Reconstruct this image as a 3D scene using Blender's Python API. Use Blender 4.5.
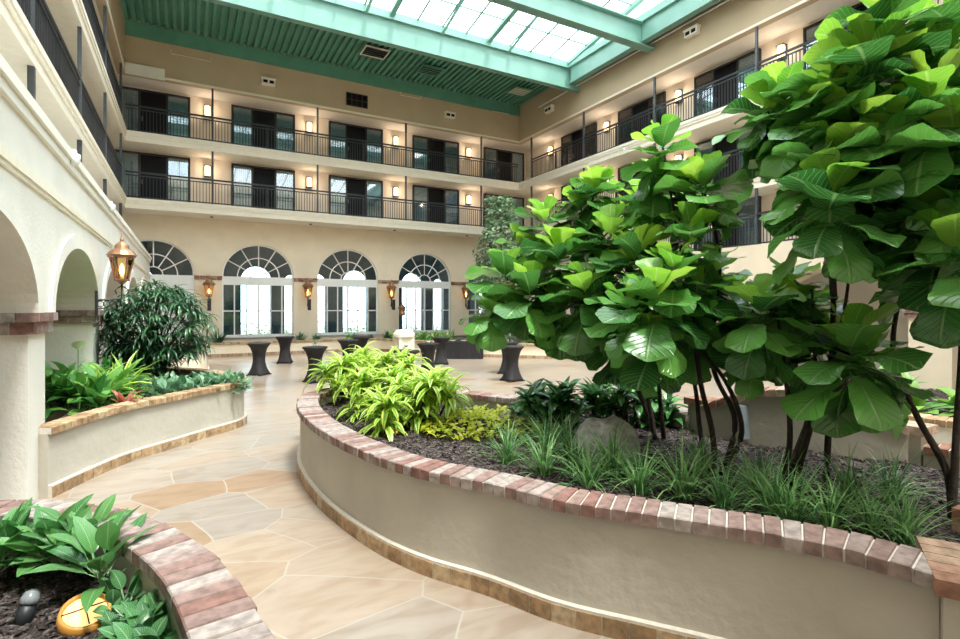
import bpy, math, random
from mathutils import Vector, noise
random.seed(7)
PI = math.pi
C = bpy.context.scene.collection
for o in list(bpy.data.objects): bpy.data.objects.remove(o)
scene = bpy.context.scene

# ------------------------------------------------------------ camera, light, exposure
H = 2.38; F = 527.0; HOR = 306.0; YAW = math.radians(29)
cam = bpy.data.cameras.new('camera'); cam.sensor_width = 36; cam.lens = 36*F/960
cam.shift_y = -(319.5-HOR)/960; cam.clip_start = .05; cam.clip_end = 300
co = bpy.data.objects.new('camera', cam); C.objects.link(co)
co.location = (0, 0, H); co.rotation_euler = (PI/2, 0, -YAW)
scene.camera = co
scene.view_settings.view_transform = 'Standard'; scene.view_settings.look = 'None'
scene.view_settings.gamma = 1; scene.view_settings.use_curve_mapping = False
scene.view_settings.exposure = 0.0
w = bpy.data.worlds.new('sky'); scene.world = w; w.use_nodes = True
nt = w.node_tree; nt.nodes.clear()
wo = nt.nodes.new('ShaderNodeOutputWorld'); bg = nt.nodes.new('ShaderNodeBackground')
tc = nt.nodes.new('ShaderNodeTexCoord'); nz = nt.nodes.new('ShaderNodeTexNoise'); nz.inputs['Scale'].default_value = 2.2
rp = nt.nodes.new('ShaderNodeValToRGB')
rp.color_ramp.elements[0].position = .35; rp.color_ramp.elements[0].color = (.72, .88, 1, 1)
rp.color_ramp.elements[1].position = .6; rp.color_ramp.elements[1].color = (1, .99, .97, 1)
nt.links.new(tc.outputs['Generated'], nz.inputs['Vector']); nt.links.new(nz.outputs['Fac'], rp.inputs['Fac'])
nt.links.new(rp.outputs['Color'], bg.inputs['Color']); bg.inputs['Strength'].default_value = 5.6
nt.links.new(bg.outputs[0], wo.inputs[0])
sun = bpy.data.lights.new('sun', 'SUN'); sun.energy = 6.0; sun.angle = math.radians(9); sun.color = (1, .95, .86)
so = bpy.data.objects.new('sun', sun); C.objects.link(so)
so.rotation_euler = (math.radians(24), math.radians(-4), 0)   # falls from high above, slightly from behind the camera
so.rotation_euler = Vector((-.10, .42, -1)).to_track_quat('-Z', 'Y').to_euler()

# ------------------------------------------------------------ pixel helpers (where the photo puts a thing on a level)
SY, CY = math.sin(YAW), math.cos(YAW)
def P(x, y, Z):
    L = (x-480)*Z/F
    return Vector((SY*Z+CY*L, CY*Z-SY*L, H-(y-HOR)*Z/F))
def G(x, y, z=0.0):
    return P(x, y, F*(H-z)/(y-HOR))

# ------------------------------------------------------------ mesh helpers
class MB:
    def __init__(s): s.v = []; s.f = []; s.col = {}; s.uv = {}; s.tint = []
    def quad(s, a, b, c, d, col=None):
        n = len(s.v); s.v += [tuple(a), tuple(b), tuple(c), tuple(d)]; s.f.append((n, n+1, n+2, n+3))
        if col: 
            for k in range(4): s.col[n+k] = col
    def hexa(s, p, col=None):   # 8 points: bottom 4 ccw, top 4 ccw
        n = len(s.v); s.v += [tuple(q) for q in p]
        for a in ((3,2,1,0), (4,5,6,7), (0,1,5,4), (1,2,6,5), (2,3,7,6), (3,0,4,7)): s.f.append(tuple(n+i for i in a))
        if col:
            for k in range(8): s.col[n+k] = col
    def box(s, x0, x1, y0, y1, z0, z1, col=None):
        if x0 > x1: x0, x1 = x1, x0
        if y0 > y1: y0, y1 = y1, y0
        s.hexa([(x0,y0,z0),(x1,y0,z0),(x1,y1,z0),(x0,y1,z0),(x0,y0,z1),(x1,y0,z1),(x1,y1,z1),(x0,y1,z1)], col)
    def tube(s, pts, r, seg=8, closed=False):
        pts = [Vector(p) for p in pts]; n0 = len(s.v); m = len(pts)
        rs = r if isinstance(r, (list, tuple)) else [r]*m
        for i, p in enumerate(pts):
            t = (pts[min(i+1, m-1)]-pts[max(i-1, 0)])
            if t.length < 1e-9: t = Vector((0,0,1))
            t.normalize()
            a = t.cross(Vector((0,0,1)) if abs(t.z) < .9 else Vector((1,0,0))).normalized(); b = t.cross(a)
            for k in range(seg):
                an = 2*PI*k/seg; s.v.append(tuple(p+(a*math.cos(an)+b*math.sin(an))*rs[i]))
        for i in range(m-1):
            for k in range(seg):
                k2 = (k+1) % seg
                s.f.append((n0+i*seg+k, n0+i*seg+k2, n0+(i+1)*seg+k2, n0+(i+1)*seg+k))
        s.f.append(tuple(n0+k for k in range(seg))[::-1]); s.f.append(tuple(n0+(m-1)*seg+k for k in range(seg)))
    def lathe(s, prof, seg=20, c=(0,0,0), mod=None):
        n0 = len(s.v)
        for (r, z) in prof:
            for k in range(seg):
                a = 2*PI*k/seg; rr = r*(mod(a, z) if mod else 1)
                s.v.append((c[0]+rr*math.cos(a), c[1]+rr*math.sin(a), c[2]+z))
        for i in range(len(prof)-1):
            for k in range(seg):
                k2 = (k+1) % seg; s.f.append((n0+i*seg+k, n0+i*seg+k2, n0+(i+1)*seg+k2, n0+(i+1)*seg+k))
        s.f.append(tuple(n0+k for k in range(seg))[::-1]); s.f.append(tuple(n0+(len(prof)-1)*seg+k for k in range(seg)))
    def leaf(s, base, az, el, L, W, prof, bend, n=6, m=2, fold=.15, wave=0, roll=0, tint=None, petiole=0):
        t0 = random.random() if tint is None else tint
        p = Vector(base); n0 = len(s.v); ph = random.random()*6
        h = Vector((math.cos(az), math.sin(az), 0)); sd0 = Vector((-math.sin(az), math.cos(az), 0)); up = Vector((0,0,1))
        if petiole:
            d = h*math.cos(el)+up*math.sin(el)
            q = p+d*petiole; k0 = len(s.v); e = sd0*.006*max(1, L*2); g = up*.006
            s.v += [tuple(p-e), tuple(p+e), tuple(p+g), tuple(q-e), tuple(q+e), tuple(q+g)]
            for i in range(6): s.uv[k0+i] = (.1, 0); s.tint.append((k0+i, t0))
            s.f += [(k0, k0+1, k0+4, k0+3), (k0+1, k0+2, k0+5, k0+4), (k0+2, k0, k0+3, k0+5)]
            p = q; n0 = len(s.v)
        ds = L/n
        for i in range(n+1):
            u = i/n; e = el-bend*u
            d = h*math.cos(e)+up*math.sin(e); nr = up*math.cos(e)-h*math.sin(e)
            r = roll*u; sd = sd0*math.cos(r)+nr*math.sin(r); nn = nr*math.cos(r)-sd0*math.sin(r)
            hw = prof(u)*W*.5
            for j in range(m+1):
                t = -1+2*j/m
                off = nn*(fold*abs(t)*hw + wave*hw*math.sin(u*13+ph+(2 if t > 0 else 0))*abs(t))
                s.v.append(tuple(p+sd*t*hw+off)); k = len(s.v)-1
                s.uv[k] = (u, t); s.tint.append((k, t0))
            p = p+d*ds
        for i in range(n):
            for j in range(m):
                a = n0+i*(m+1)+j; s.f.append((a, a+1, a+m+2, a+m+1))
    def build(s, name, mat, parent=None, smooth=False, loc=None):
        me = bpy.data.meshes.new(name); me.from_pydata(s.v, [], s.f)
        if s.col:
            ca = me.color_attributes.new('Col', 'FLOAT_COLOR', 'POINT'); buf = []
            for i in range(len(s.v)): buf += list(s.col.get(i, (.5,.5,.5)))[:3]+[1]
            ca.data.foreach_set('color', buf)
        if s.uv:
            uvl = me.uv_layers.new(name='UVMap'); buf = []
            for l in me.loops: buf += s.uv.get(l.vertex_index, (0,0))
            uvl.data.foreach_set('uv', buf)
            at = me.attributes.new('tint', 'FLOAT', 'POINT'); b = [0.5]*len(s.v)
            for k, t in s.tint: b[k] = t
            at.data.foreach_set('value', b)
        if smooth: me.polygons.foreach_set('use_smooth', [True]*len(me.polygons))
        me.materials.append(mat); me.update()
        o = bpy.data.objects.new(name, me); C.objects.link(o)
        if parent: o.parent = parent
        if loc: o.location = loc
        return o
def tag(o, label=None, cat=None, group=None, kind=None):
    if label: o['label'] = label
    if cat: o['category'] = cat
    if group: o['group'] = group
    if kind: o['kind'] = kind
    return o
def empty(name, loc, label, cat, group=None, rz=0):
    o = bpy.data.objects.new(name, None); C.objects.link(o); o.location = loc; o.rotation_euler = (0,0,rz)
    o.empty_display_size = .1
    return tag(o, label, cat, group)
def struct_empty(name, loc):
    o = bpy.data.objects.new(name, None); C.objects.link(o); o.location = loc; o['kind'] = 'structure'; o.empty_display_size = .1
    return o
def dup(root, loc, rz=None, label=None, group=None, name=None, scale=None):
    r = root.copy(); C.objects.link(r); r.location = loc
    if rz is not None: r.rotation_euler = (0,0,rz)
    if scale: r.scale = (scale,)*3
    if label: r['label'] = label
    if group: r['group'] = group
    if name: r.name = name
    for ch in list(root.children):
        c = ch.copy(); C.objects.link(c); c.parent = r
        for g in ch.children:
            d = g.copy(); C.objects.link(d); d.parent = c
    return r
def struct(name, mb, mat, smooth=False):
    o = mb.build(name, mat, smooth=smooth); o['kind'] = 'structure'; return o
def catmull(pts, step=.1, closed=False):
    pts = [Vector(p) for p in pts]; out = []; n = len(pts)
    rng = range(n if closed else n-1)
    for i in rng:
        if closed: p0, p1, p2, p3 = pts[i-1], pts[i], pts[(i+1) % n], pts[(i+2) % n]
        else: p0, p1, p2, p3 = pts[max(i-1,0)], pts[i], pts[i+1], pts[min(i+2,n-1)]
        k = max(2, int((p2-p1).length/step*2))
        for j in range(k):
            t = j/k
            out.append(.5*((2*p1)+(p2-p0)*t+(2*p0-5*p1+4*p2-p3)*t*t+(3*p1-p0-3*p2+p3)*t**3))
    if not closed: out.append(pts[-1])
    # resample evenly
    if closed: out.append(out[0])
    res = [out[0]]; acc = 0
    tot = sum((out[i+1]-out[i]).length for i in range(len(out)-1)); m = max(2, round(tot/step)); st = tot/m; need = st
    for i in range(len(out)-1):
        a, b = out[i], out[i+1]; l = (b-a).length
        while acc+l >= need-1e-9 and len(res) <= m:
            res.append(a+(b-a)*((need-acc)/l if l else 0)); need += st
        acc += l
    while len(res) < m+1: res.append(out[-1])
    return res[:m+1]

# ------------------------------------------------------------ materials
def mat_base(name):
    m = bpy.data.materials.new(name); m.use_nodes = True; nt = m.node_tree
    return m, nt, nt.nodes['Principled BSDF']
def N(nt, t, **kw):
    n = nt.nodes.new(t)
    for k, v in kw.items(): setattr(n, k, v)
    return n
def ramp(nt, stops):
    r = N(nt, 'ShaderNodeValToRGB'); e = r.color_ramp.elements
    while len(e) < len(stops): e.new(.5)
    for i, (p, c) in enumerate(stops): e[i].position = p; e[i].color = tuple(c)+(1,)
    return r
def plain(name, col, rough=.6, metal=0, var=.12, scale=6, bump=0, bscale=60, spec=.5):
    m, nt, b = mat_base(name)
    tc = N(nt, 'ShaderNodeTexCoord'); nz = N(nt, 'ShaderNodeTexNoise'); nz.inputs['Scale'].default_value = scale; nz.inputs['Detail'].default_value = 5
    r = ramp(nt, [(.3, [c*(1-var) for c in col]), (.7, [min(1, c*(1+var)) for c in col])])
    nt.links.new(tc.outputs['Object'], nz.inputs['Vector']); nt.links.new(nz.outputs['Fac'], r.inputs['Fac']); nt.links.new(r.outputs['Color'], b.inputs['Base Color'])
    b.inputs['Roughness'].default_value = rough; b.inputs['Metallic'].default_value = metal; b.inputs['Specular IOR Level'].default_value = spec
    if bump:
        n2 = N(nt, 'ShaderNodeTexNoise'); n2.inputs['Scale'].default_value = bscale; n2.inputs['Detail'].default_value = 4
        bp = N(nt, 'ShaderNodeBump'); bp.inputs['Strength'].default_value = bump; bp.inputs['Distance'].default_value = .02
        nt.links.new(tc.outputs['Object'], n2.inputs['Vector']); nt.links.new(n2.outputs['Fac'], bp.inputs['Height']); nt.links.new(bp.outputs[0], b.inputs['Normal'])
    return m
def emis(name, col, s):
    m, nt, b = mat_base(name); b.inputs['Base Color'].default_value = tuple(col)+(1,)
    b.inputs['Emission Color'].default_value = tuple(col)+(1,); b.inputs['Emission Strength'].default_value = s; return m
def glassm(name, tint=(.8,.88,.9), gl=.18):
    m = bpy.data.materials.new(name); m.use_nodes = True; nt = m.node_tree; nt.nodes.clear()
    o = N(nt, 'ShaderNodeOutputMaterial'); t = N(nt, 'ShaderNodeBsdfTransparent'); t.inputs[0].default_value = tuple(tint)+(1,)
    g = N(nt, 'ShaderNodeBsdfGlossy'); g.inputs['Roughness'].default_value = .03
    fr = N(nt, 'ShaderNodeFresnel'); fr.inputs['IOR'].default_value = 1.5
    ad = N(nt, 'ShaderNodeMath', operation='ADD'); ad.use_clamp = True; ad.inputs[1].default_value = gl
    mx = N(nt, 'ShaderNodeMixShader'); nt.links.new(fr.outputs[0], ad.inputs[0]); nt.links.new(ad.outputs[0], mx.inputs[0])
    nt.links.new(t.outputs[0], mx.inputs[1]); nt.links.new(g.outputs[0], mx.inputs[2]); nt.links.new(mx.outputs[0], o.inputs[0]); return m
def brickm(name, rough=.8):
    m, nt, b = mat_base(name)
    at = N(nt, 'ShaderNodeAttribute', attribute_name='Col'); tc = N(nt, 'ShaderNodeTexCoord')
    nz = N(nt, 'ShaderNodeTexNoise'); nz.inputs['Scale'].default_value = 14; nz.inputs['Detail'].default_value = 6
    r = ramp(nt, [(.35, (.55,.52,.5)), (.62, (1.15,1.12,1.1))])
    mx = N(nt, 'ShaderNodeMix', data_type='RGBA', blend_type='MULTIPLY'); mx.inputs[0].default_value = .8
    nt.links.new(tc.outputs['Object'], nz.inputs['Vector']); nt.links.new(nz.outputs['Fac'], r.inputs['Fac'])
    nt.links.new(at.outputs['Color'], mx.inputs[6]); nt.links.new(r.outputs['Color'], mx.inputs[7]); nt.links.new(mx.outputs[2], b.inputs['Base Color'])
    bp = N(nt, 'ShaderNodeBump'); bp.inputs['Strength'].default_value = .5; bp.inputs['Distance'].default_value = .01
    nt.links.new(nz.outputs['Fac'], bp.inputs['Height']); nt.links.new(bp.outputs[0], b.inputs['Normal'])
    b.inputs['Roughness'].default_value = rough; return m
def leafm(name, dark, light, vein, rough=.35, trans=.35, freq=9, veins=.5, stripe=None, tcol=None):
    m = bpy.data.materials.new(name); m.use_nodes = True; nt = m.node_tree; b = nt.nodes['Principled BSDF']; out = nt.nodes['Material Output']
    L = nt.links
    at = N(nt, 'ShaderNodeAttribute', attribute_name='tint')
    uv = N(nt, 'ShaderNodeUVMap', uv_map='UVMap'); sp = N(nt, 'ShaderNodeSeparateXYZ'); L.new(uv.outputs[0], sp.inputs[0])
    r = ramp(nt, [(.1, dark), (.9, light)]); L.new(at.outputs['Fac'], r.inputs['Fac'])
    ab = N(nt, 'ShaderNodeMath', operation='ABSOLUTE'); L.new(sp.outputs[1], ab.inputs[0])
    ml = N(nt, 'ShaderNodeMath', operation='MULTIPLY_ADD'); L.new(ab.outputs[0], ml.inputs[0]); ml.inputs[1].default_value = -.3; L.new(sp.outputs[0], ml.inputs[2])
    fr = N(nt, 'ShaderNodeMath', operation='MULTIPLY'); L.new(ml.outputs[0], fr.inputs[0]); fr.inputs[1].default_value = freq
    fc = N(nt, 'ShaderNodeMath', operation='PINGPONG'); L.new(fr.outputs[0], fc.inputs[0]); fc.inputs[1].default_value = .5
    sv = N(nt, 'ShaderNodeMapRange'); L.new(fc.outputs[0], sv.inputs[0]); sv.inputs[1].default_value = 0; sv.inputs[2].default_value = .12; sv.inputs[3].default_value = 1; sv.inputs[4].default_value = 0
    mr = N(nt, 'ShaderNodeMapRange'); L.new(ab.outputs[0], mr.inputs[0]); mr.inputs[1].default_value = .03; mr.inputs[2].default_value = .09; mr.inputs[3].default_value = 1; mr.inputs[4].default_value = 0
    mxv = N(nt, 'ShaderNodeMath', operation='MAXIMUM'); L.new(sv.outputs[0], mxv.inputs[0]); L.new(mr.outputs[0], mxv.inputs[1])
    vf = N(nt, 'ShaderNodeMath', operation='MULTIPLY'); L.new(mxv.outputs[0], vf.inputs[0]); vf.inputs[1].default_value = veins
    mx = N(nt, 'ShaderNodeMix', data_type='RGBA'); L.new(vf.outputs[0], mx.inputs[0]); L.new(r.outputs[0], mx.inputs[6]); mx.inputs[7].default_value = tuple(vein)+(1,)
    colo = mx.outputs[2]
    if stripe:   # (colour, from |v|, to |v|, invert)
        sc, a, bb = stripe
        s2 = N(nt, 'ShaderNodeMapRange'); L.new(ab.outputs[0], s2.inputs[0]); s2.inputs[1].default_value = a; s2.inputs[2].default_value = bb
        m2 = N(nt, 'ShaderNodeMix', data_type='RGBA'); L.new(s2.outputs[0], m2.inputs[0]); L.new(colo, m2.inputs[6]); m2.inputs[7].default_value = tuple(sc)+(1,); colo = m2.outputs[2]
    L.new(colo, b.inputs['Base Color']); b.inputs['Roughness'].default_value = rough; b.inputs['Specular IOR Level'].default_value = .85
    bp = N(nt, 'ShaderNodeBump'); bp.inputs['Strength'].default_value = .6; bp.inputs['Distance'].default_value = .012; bp.invert = True
    L.new(mxv.outputs[0], bp.inputs['Height']); L.new(bp.outputs[0], b.inputs['Normal'])
    tr = N(nt, 'ShaderNodeBsdfTranslucent')
    if tcol: tr.inputs[0].default_value = tuple(tcol)+(1,)
    else: L.new(colo, tr.inputs[0])
    ms = N(nt, 'ShaderNodeMixShader'); ms.inputs[0].default_value = trans; L.new(b.outputs[0], ms.inputs[1]); L.new(tr.outputs[0], ms.inputs[2]); L.new(ms.outputs[0], out.inputs[0])
    return m
M = {}
M['cream'] = plain('cream_stucco', (.80,.69,.53), .85, var=.05, scale=1.2, bump=.25, bscale=25)
M['white_stucco'] = plain('white_stucco', (.80,.77,.70), .85, var=.05, scale=1.5, bump=.3, bscale=20)
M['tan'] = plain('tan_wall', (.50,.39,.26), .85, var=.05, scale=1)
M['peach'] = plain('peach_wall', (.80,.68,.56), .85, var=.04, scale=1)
M['soffit'] = plain('soffit_paint', (.80,.73,.65), .8, var=.03)
M['khaki'] = plain('planter_stucco', (.485,.445,.38), .8, var=.07, scale=1.8, bump=.5, bscale=9)
M['trim'] = plain('cream_trim', (.82,.76,.64), .7, var=.04)
M['black'] = plain('black_metal', (.03,.032,.036), .45, .3)
M['steel'] = plain('dark_grey_post', (.09,.10,.11), .45, .4)
M['doorframe'] = plain('dark_door_frame', (.018,.018,.02), .4)
M['doordark'] = plain('dark_door_leaf', (.006,.006,.008), .5, spec=.15)
M['curtain'] = plain('sheer_curtain', (.52,.57,.54), .9, var=.1)
M['white'] = plain('white_frame', (.82,.83,.82), .5, var=.03)
M['teal'] = plain('teal_painted_steel', (.20,.38,.315), .45, var=.08, scale=1.5)
M['green'] = plain('green_painted_deck', (.11,.30,.215), .5, var=.1, scale=1.5)
M['brick'] = brickm('clay_brick'); M['tile'] = brickm('sandstone_tile', .5)
M['mortar'] = plain('pale_mortar', (.62,.57,.50), .9, var=.1, scale=30)
M['glass'] = glassm('window_glass', (.82,.9,.92), .03); M['skyglass'] = glassm('skylight_glass', (.93,.98,1), .0)
M['doorglass'] = glassm('door_glass', (.75,.85,.9), .12)
M['copper'] = plain('copper', (.40,.22,.13), .42, .8, var=.25, scale=9)
M['amber'] = glassm('amber_glass', (1,.8,.5), .08)
M['bulb'] = emis('lamp_flame', (1,.66,.32), 9); M['shade'] = emis('lit_shade', (1,.72,.4), 2.2)
M['fabric'] = plain('charcoal_stretch_fabric', (.016,.014,.016), .75, var=.15, bump=.1, bscale=200)
M['tabletop'] = plain('pale_table_top', (.55,.56,.58), .4)
M['rock'] = plain('grey_granite', (.30,.29,.28), .85, var=.35, scale=14, bump=.6, bscale=18)
M['rockb'] = plain('brown_stone', (.16,.11,.08), .8, var=.2)
M['bark'] = plain('dark_bark', (.045,.032,.026), .85, var=.35, scale=20, bump=.6, bscale=50)
M['plastic'] = plain('grey_plastic', (.25,.29,.33), .45); M['lens'] = plain('frosted_lens', (.22,.24,.26), .25)
M['orange'] = plain('orange_ring', (.55,.25,.05), .4); M['glow'] = emis('warm_lens', (1,.62,.25), 1.3)
M['slate'] = plain('slate_lobby_wall', (.06,.11,.145), .6)
M['lobbyfloor'] = plain('lobby_floor', (.06,.06,.06), .4)
M['petal'] = plain('white_petal', (.85,.85,.8), .6); M['redleaf'] = leafm('red_leaf', (.35,.08,.05), (.6,.2,.12), (.7,.4,.3))
M['pot'] = plain('white_pot', (.7,.7,.68), .4); M['food'] = plain('pale_dish', (.75,.65,.5), .5)
# stucco variants keep their own paint
M['fig'] = leafm('fiddle_leaf', (.035,.16,.03), (.15,.42,.07), (.34,.52,.2), .25, .28, 9, .5)
M['figyoung'] = leafm('young_fiddle_leaf', (.14,.40,.03), (.38,.62,.06), (.48,.64,.22), .35, .45, 9, .5)
M['dracaena'] = leafm('yellow_green_strap_leaf', (.08,.32,.03), (.24,.50,.05), (.3,.5,.1), .35, .35, 1, .1, stripe=((.66,.80,.14), .3, .6))
M['lily'] = leafm('deep_green_leaf', (.05,.24,.04), (.20,.46,.08), (.15,.35,.1), .3, .3, 8, .3)
M['limeleaf'] = leafm('lime_leaf', (.58,.70,.03), (.92,.90,.10), (.8,.85,.3), .45, .4, 6, .3)
M['cast'] = leafm('dark_glossy_leaf', (.025,.13,.04), (.11,.33,.08), (.1,.3,.1), .22, .2, 2, .2)
M['grass'] = leafm('grassy_leaf', (.05,.2,.05), (.32,.56,.20), (.35,.55,.2), .4, .3, 1, .2)
M['bush'] = leafm('dusky_leaf', (.015,.075,.03), (.07,.20,.075), (.1,.2,.09), .35, .2, 1, .1)
M['silver'] = leafm('silver_green_leaf', (.07,.2,.08), (.16,.36,.18), (.4,.55,.4), .35, .3, 5, .5)
M['aglaonema'] = leafm('mottled_green_leaf', (.05,.22,.05), (.15,.38,.10), (.38,.60,.30), .28, .3, 14, .75)
M['prayer'] = leafm('striped_leaf', (.03,.16,.04), (.10,.32,.10), (.50,.72,.42), .35, .3, 11, .85)
M['vine'] = leafm('variegated_small_leaf', (.10,.24,.10), (.48,.58,.40), (.5,.6,.4), .5, .35, 2, .2)
M['hedge'] = leafm('hedge_leaf', (.08,.25,.04), (.25,.45,.08), (.3,.5,.1), .5, .35, 2, .2)

# flagstone floor
def floor_mat():
    m, nt, b = mat_base('flagstone_floor'); L = nt.links
    tc = N(nt, 'ShaderNodeTexCoord')
    wv = N(nt, 'ShaderNodeTexNoise'); wv.inputs['Scale'].default_value = .7; wv.inputs['Detail'].default_value = 1
    mp = N(nt, 'ShaderNodeMixRGB'); mp.blend_type = 'LINEAR_LIGHT'; mp.inputs[0].default_value = .12
    L.new(tc.outputs['Object'], wv.inputs['Vector']); L.new(tc.outputs['Object'], mp.inputs[1]); L.new(wv.outputs['Color'], mp.inputs[2])
    sc = N(nt, 'ShaderNodeMapping'); sc.inputs['Scale'].default_value = (.9, 1.15, 1); L.new(mp.outputs[0], sc.inputs['Vector'])
    v1 = N(nt, 'ShaderNodeTexVoronoi', voronoi_dimensions='2D', feature='F1', distance='MANHATTAN' ); v1.distance = 'EUCLIDEAN'
    v2 = N(nt, 'ShaderNodeTexVoronoi', voronoi_dimensions='2D', feature='DISTANCE_TO_EDGE')
    for v in (v1, v2): v.inputs['Scale'].default_value = 1.15; v.inputs['Randomness'].default_value = .95; L.new(sc.outputs[0], v.inputs['Vector'])
    sx = N(nt, 'ShaderNodeSeparateColor'); L.new(v1.outputs['Color'], sx.inputs[0])
    r = ramp(nt, [(.0, (.33,.25,.185)), (.2, (.335,.28,.235)), (.42, (.285,.25,.22)), (.6, (.35,.28,.22)), (.8, (.315,.28,.245)), (.97, (.29,.20,.135))]); L.new(sx.outputs[0], r.inputs['Fac'])
    st = N(nt, 'ShaderNodeMapping'); st.inputs['Scale'].default_value = (1.0, 3.2, 1); st.inputs['Rotation'].default_value = (0,0,.5); L.new(tc.outputs['Object'], st.inputs['Vector'])
    n1 = N(nt, 'ShaderNodeTexNoise'); n1.inputs['Scale'].default_value = 1.6; n1.inputs['Detail'].default_value = 8; n1.inputs['Distortion'].default_value = 1.2; L.new(st.outputs[0], n1.inputs['Vector'])
    r2 = ramp(nt, [(.32, (.86,.78,.69)), (.5, (1.0,.97,.93)), (.68, (1.1,1.08,1.05))]); L.new(n1.outputs['Fac'], r2.inputs['Fac'])
    mx = N(nt, 'ShaderNodeMix', data_type='RGBA', blend_type='MULTIPLY'); mx.inputs[0].default_value = .9; L.new(r.outputs[0], mx.inputs[6]); L.new(r2.outputs[0], mx.inputs[7])
    mr = N(nt, 'ShaderNodeMapRange'); mr.inputs[1].default_value = .006; mr.inputs[2].default_value = .013; mr.inputs[3].default_value = 1; mr.inputs[4].default_value = 0; L.new(v2.outputs['Distance'], mr.inputs[0])
    m2 = N(nt, 'ShaderNodeMix', data_type='RGBA'); L.new(mr.outputs[0], m2.inputs[0]); L.new(mx.outputs[2], m2.inputs[6]); m2.inputs[7].default_value = (.37,.33,.28,1)
    L.new(m2.outputs[2], b.inputs['Base Color']); b.inputs['Roughness'].default_value = .3; b.inputs['Specular IOR Level'].default_value = .4
    bp = N(nt, 'ShaderNodeBump'); bp.inputs['Strength'].default_value = .12; bp.inputs['Distance'].default_value = .02; L.new(n1.outputs['Fac'], bp.inputs['Height']); L.new(bp.outputs[0], b.inputs['Normal'])
    return m
def mulch_mat():
    m, nt, b = mat_base('dark_mulch'); L = nt.links
    tc = N(nt, 'ShaderNodeTexCoord'); v = N(nt, 'ShaderNodeTexVoronoi'); v.inputs['Scale'].default_value = 38; L.new(tc.outputs['Object'], v.inputs['Vector'])
    s = N(nt, 'ShaderNodeSeparateColor'); L.new(v.outputs['Color'], s.inputs[0])
    r = ramp(nt, [(.1, (.02,.014,.012)), (.6, (.06,.042,.038)), (.95, (.17,.13,.12))]); L.new(s.outputs[0], r.inputs['Fac']); L.new(r.outputs[0], b.inputs['Base Color'])
    bp = N(nt, 'ShaderNodeBump'); bp.inputs['Strength'].default_value = 1; bp.inputs['Distance'].default_value = .03; L.new(v.outputs['Distance'], bp.inputs['Height']); L.new(bp.outputs[0], b.inputs['Normal'])
    b.inputs['Roughness'].default_value = .85; return m
M['floor'] = floor_mat(); M['mulch'] = mulch_mat()

# ------------------------------------------------------------ the shell
XL, XR, YB = -2.37, 17.9, 27.3          # balcony edges (railing planes)
DEP = 1.5                                # balcony depth
XLW, XRW, YBW = XL-DEP, XR+DEP, YB+DEP   # recessed walls
LV = [7.05, 9.95]; MEZ = 4.5; TOP = 12.45; DECK = 14.7
AX = -1.55; AT = 1.1                     # left arcade face and thickness
Y0 = -4.0
b = MB(); b.box(-8, 24, Y0-3, YBW, -.1, 0); struct('floor', b, M['floor'])

def arch_wall(mb, mp, s0, s1, z0, z1, d0, d1, ops, seg=28):
    """ops: list of (centre, half width, spring z, rise, sill z or None). mp(s,d,z) -> world"""
    def face(a, b_, c, d): mb.quad(*[mp(*q) for q in (a, b_, c, d)])
    def solid(a, b_, za, zb):
        mb.hexa([mp(a,d0,za), mp(b_,d0,za), mp(b_,d1,za), mp(a,d1,za), mp(a,d0,zb), mp(b_,d0,zb), mp(b_,d1,zb), mp(a,d1,zb)])
    cur = s0
    for (c, h, sp, ri, sill) in ops:
        a, e = c-h, c+h
        if a > cur: solid(cur, a, z0, z1)
        if sill is not None and sill > z0: solid(a, e, z0, sill)
        pts = [(c-h*math.cos(PI*k/seg), sp+ri*math.sin(PI*k/seg)) for k in range(seg+1)]
        for (sa, za), (sb, zb) in zip(pts[:-1], pts[1:]):
            mb.hexa([mp(sa,d0,za), mp(sb,d0,zb), mp(sb,d1,zb), mp(sa,d1,za), mp(sa,d0,z1), mp(sb,d0,z1), mp(sb,d1,z1), mp(sa,d1,z1)])
        cur = e
    if cur < s1: solid(cur, s1, z0, z1)

# back ground-floor wall with its five arched windows
WINC = [-1.41, 3.15, 7.71, 12.27, 16.83]; WR = 1.68; WSP = 3.85; WTOP = 1.64; SILL = .86
b = MB(); mpB = lambda s, d, z: (s, YBW+d, z)
arch_wall(b, mpB, XLW-3, XRW+2, 0, 6.63, 0, .35, [(c, WR, WSP, WTOP, SILL) for c in WINC if c < 18])
struct('wall_back', b, M['cream'])
# upper recessed back wall, parapet above, slabs
def wall_panel(name, b, m): return struct(name, b, m)
b = MB(); b.box(XLW-.2, XRW+.2, YBW, YBW+.2, 6.63, TOP+.1); wall_panel('wall_back_upper', b, M['peach'])
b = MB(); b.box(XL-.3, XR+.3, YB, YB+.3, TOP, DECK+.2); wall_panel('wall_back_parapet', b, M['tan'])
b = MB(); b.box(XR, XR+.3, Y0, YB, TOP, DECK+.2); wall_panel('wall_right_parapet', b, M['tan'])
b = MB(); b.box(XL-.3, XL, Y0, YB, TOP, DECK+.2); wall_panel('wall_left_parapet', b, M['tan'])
b = MB(); b.box(XRW, XRW+.2, Y0, YBW, MEZ-.3, TOP+.1); wall_panel('wall_right_upper', b, M['peach'])
b = MB(); b.box(XLW-.2, XLW, Y0, YBW, LV[0]-.3, TOP+.1); wall_panel('wall_left_upper', b, M['peach'])
M['brownwall'] = plain('brown_mezzanine_wall', (.20,.15,.12), .8)
b = MB(); b.box(XLW-.2, XLW, Y0, YBW, MEZ-.3, LV[0]-.3); wall_panel('wall_left_mezzanine', b, M['brownwall'])
FA = .42
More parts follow.
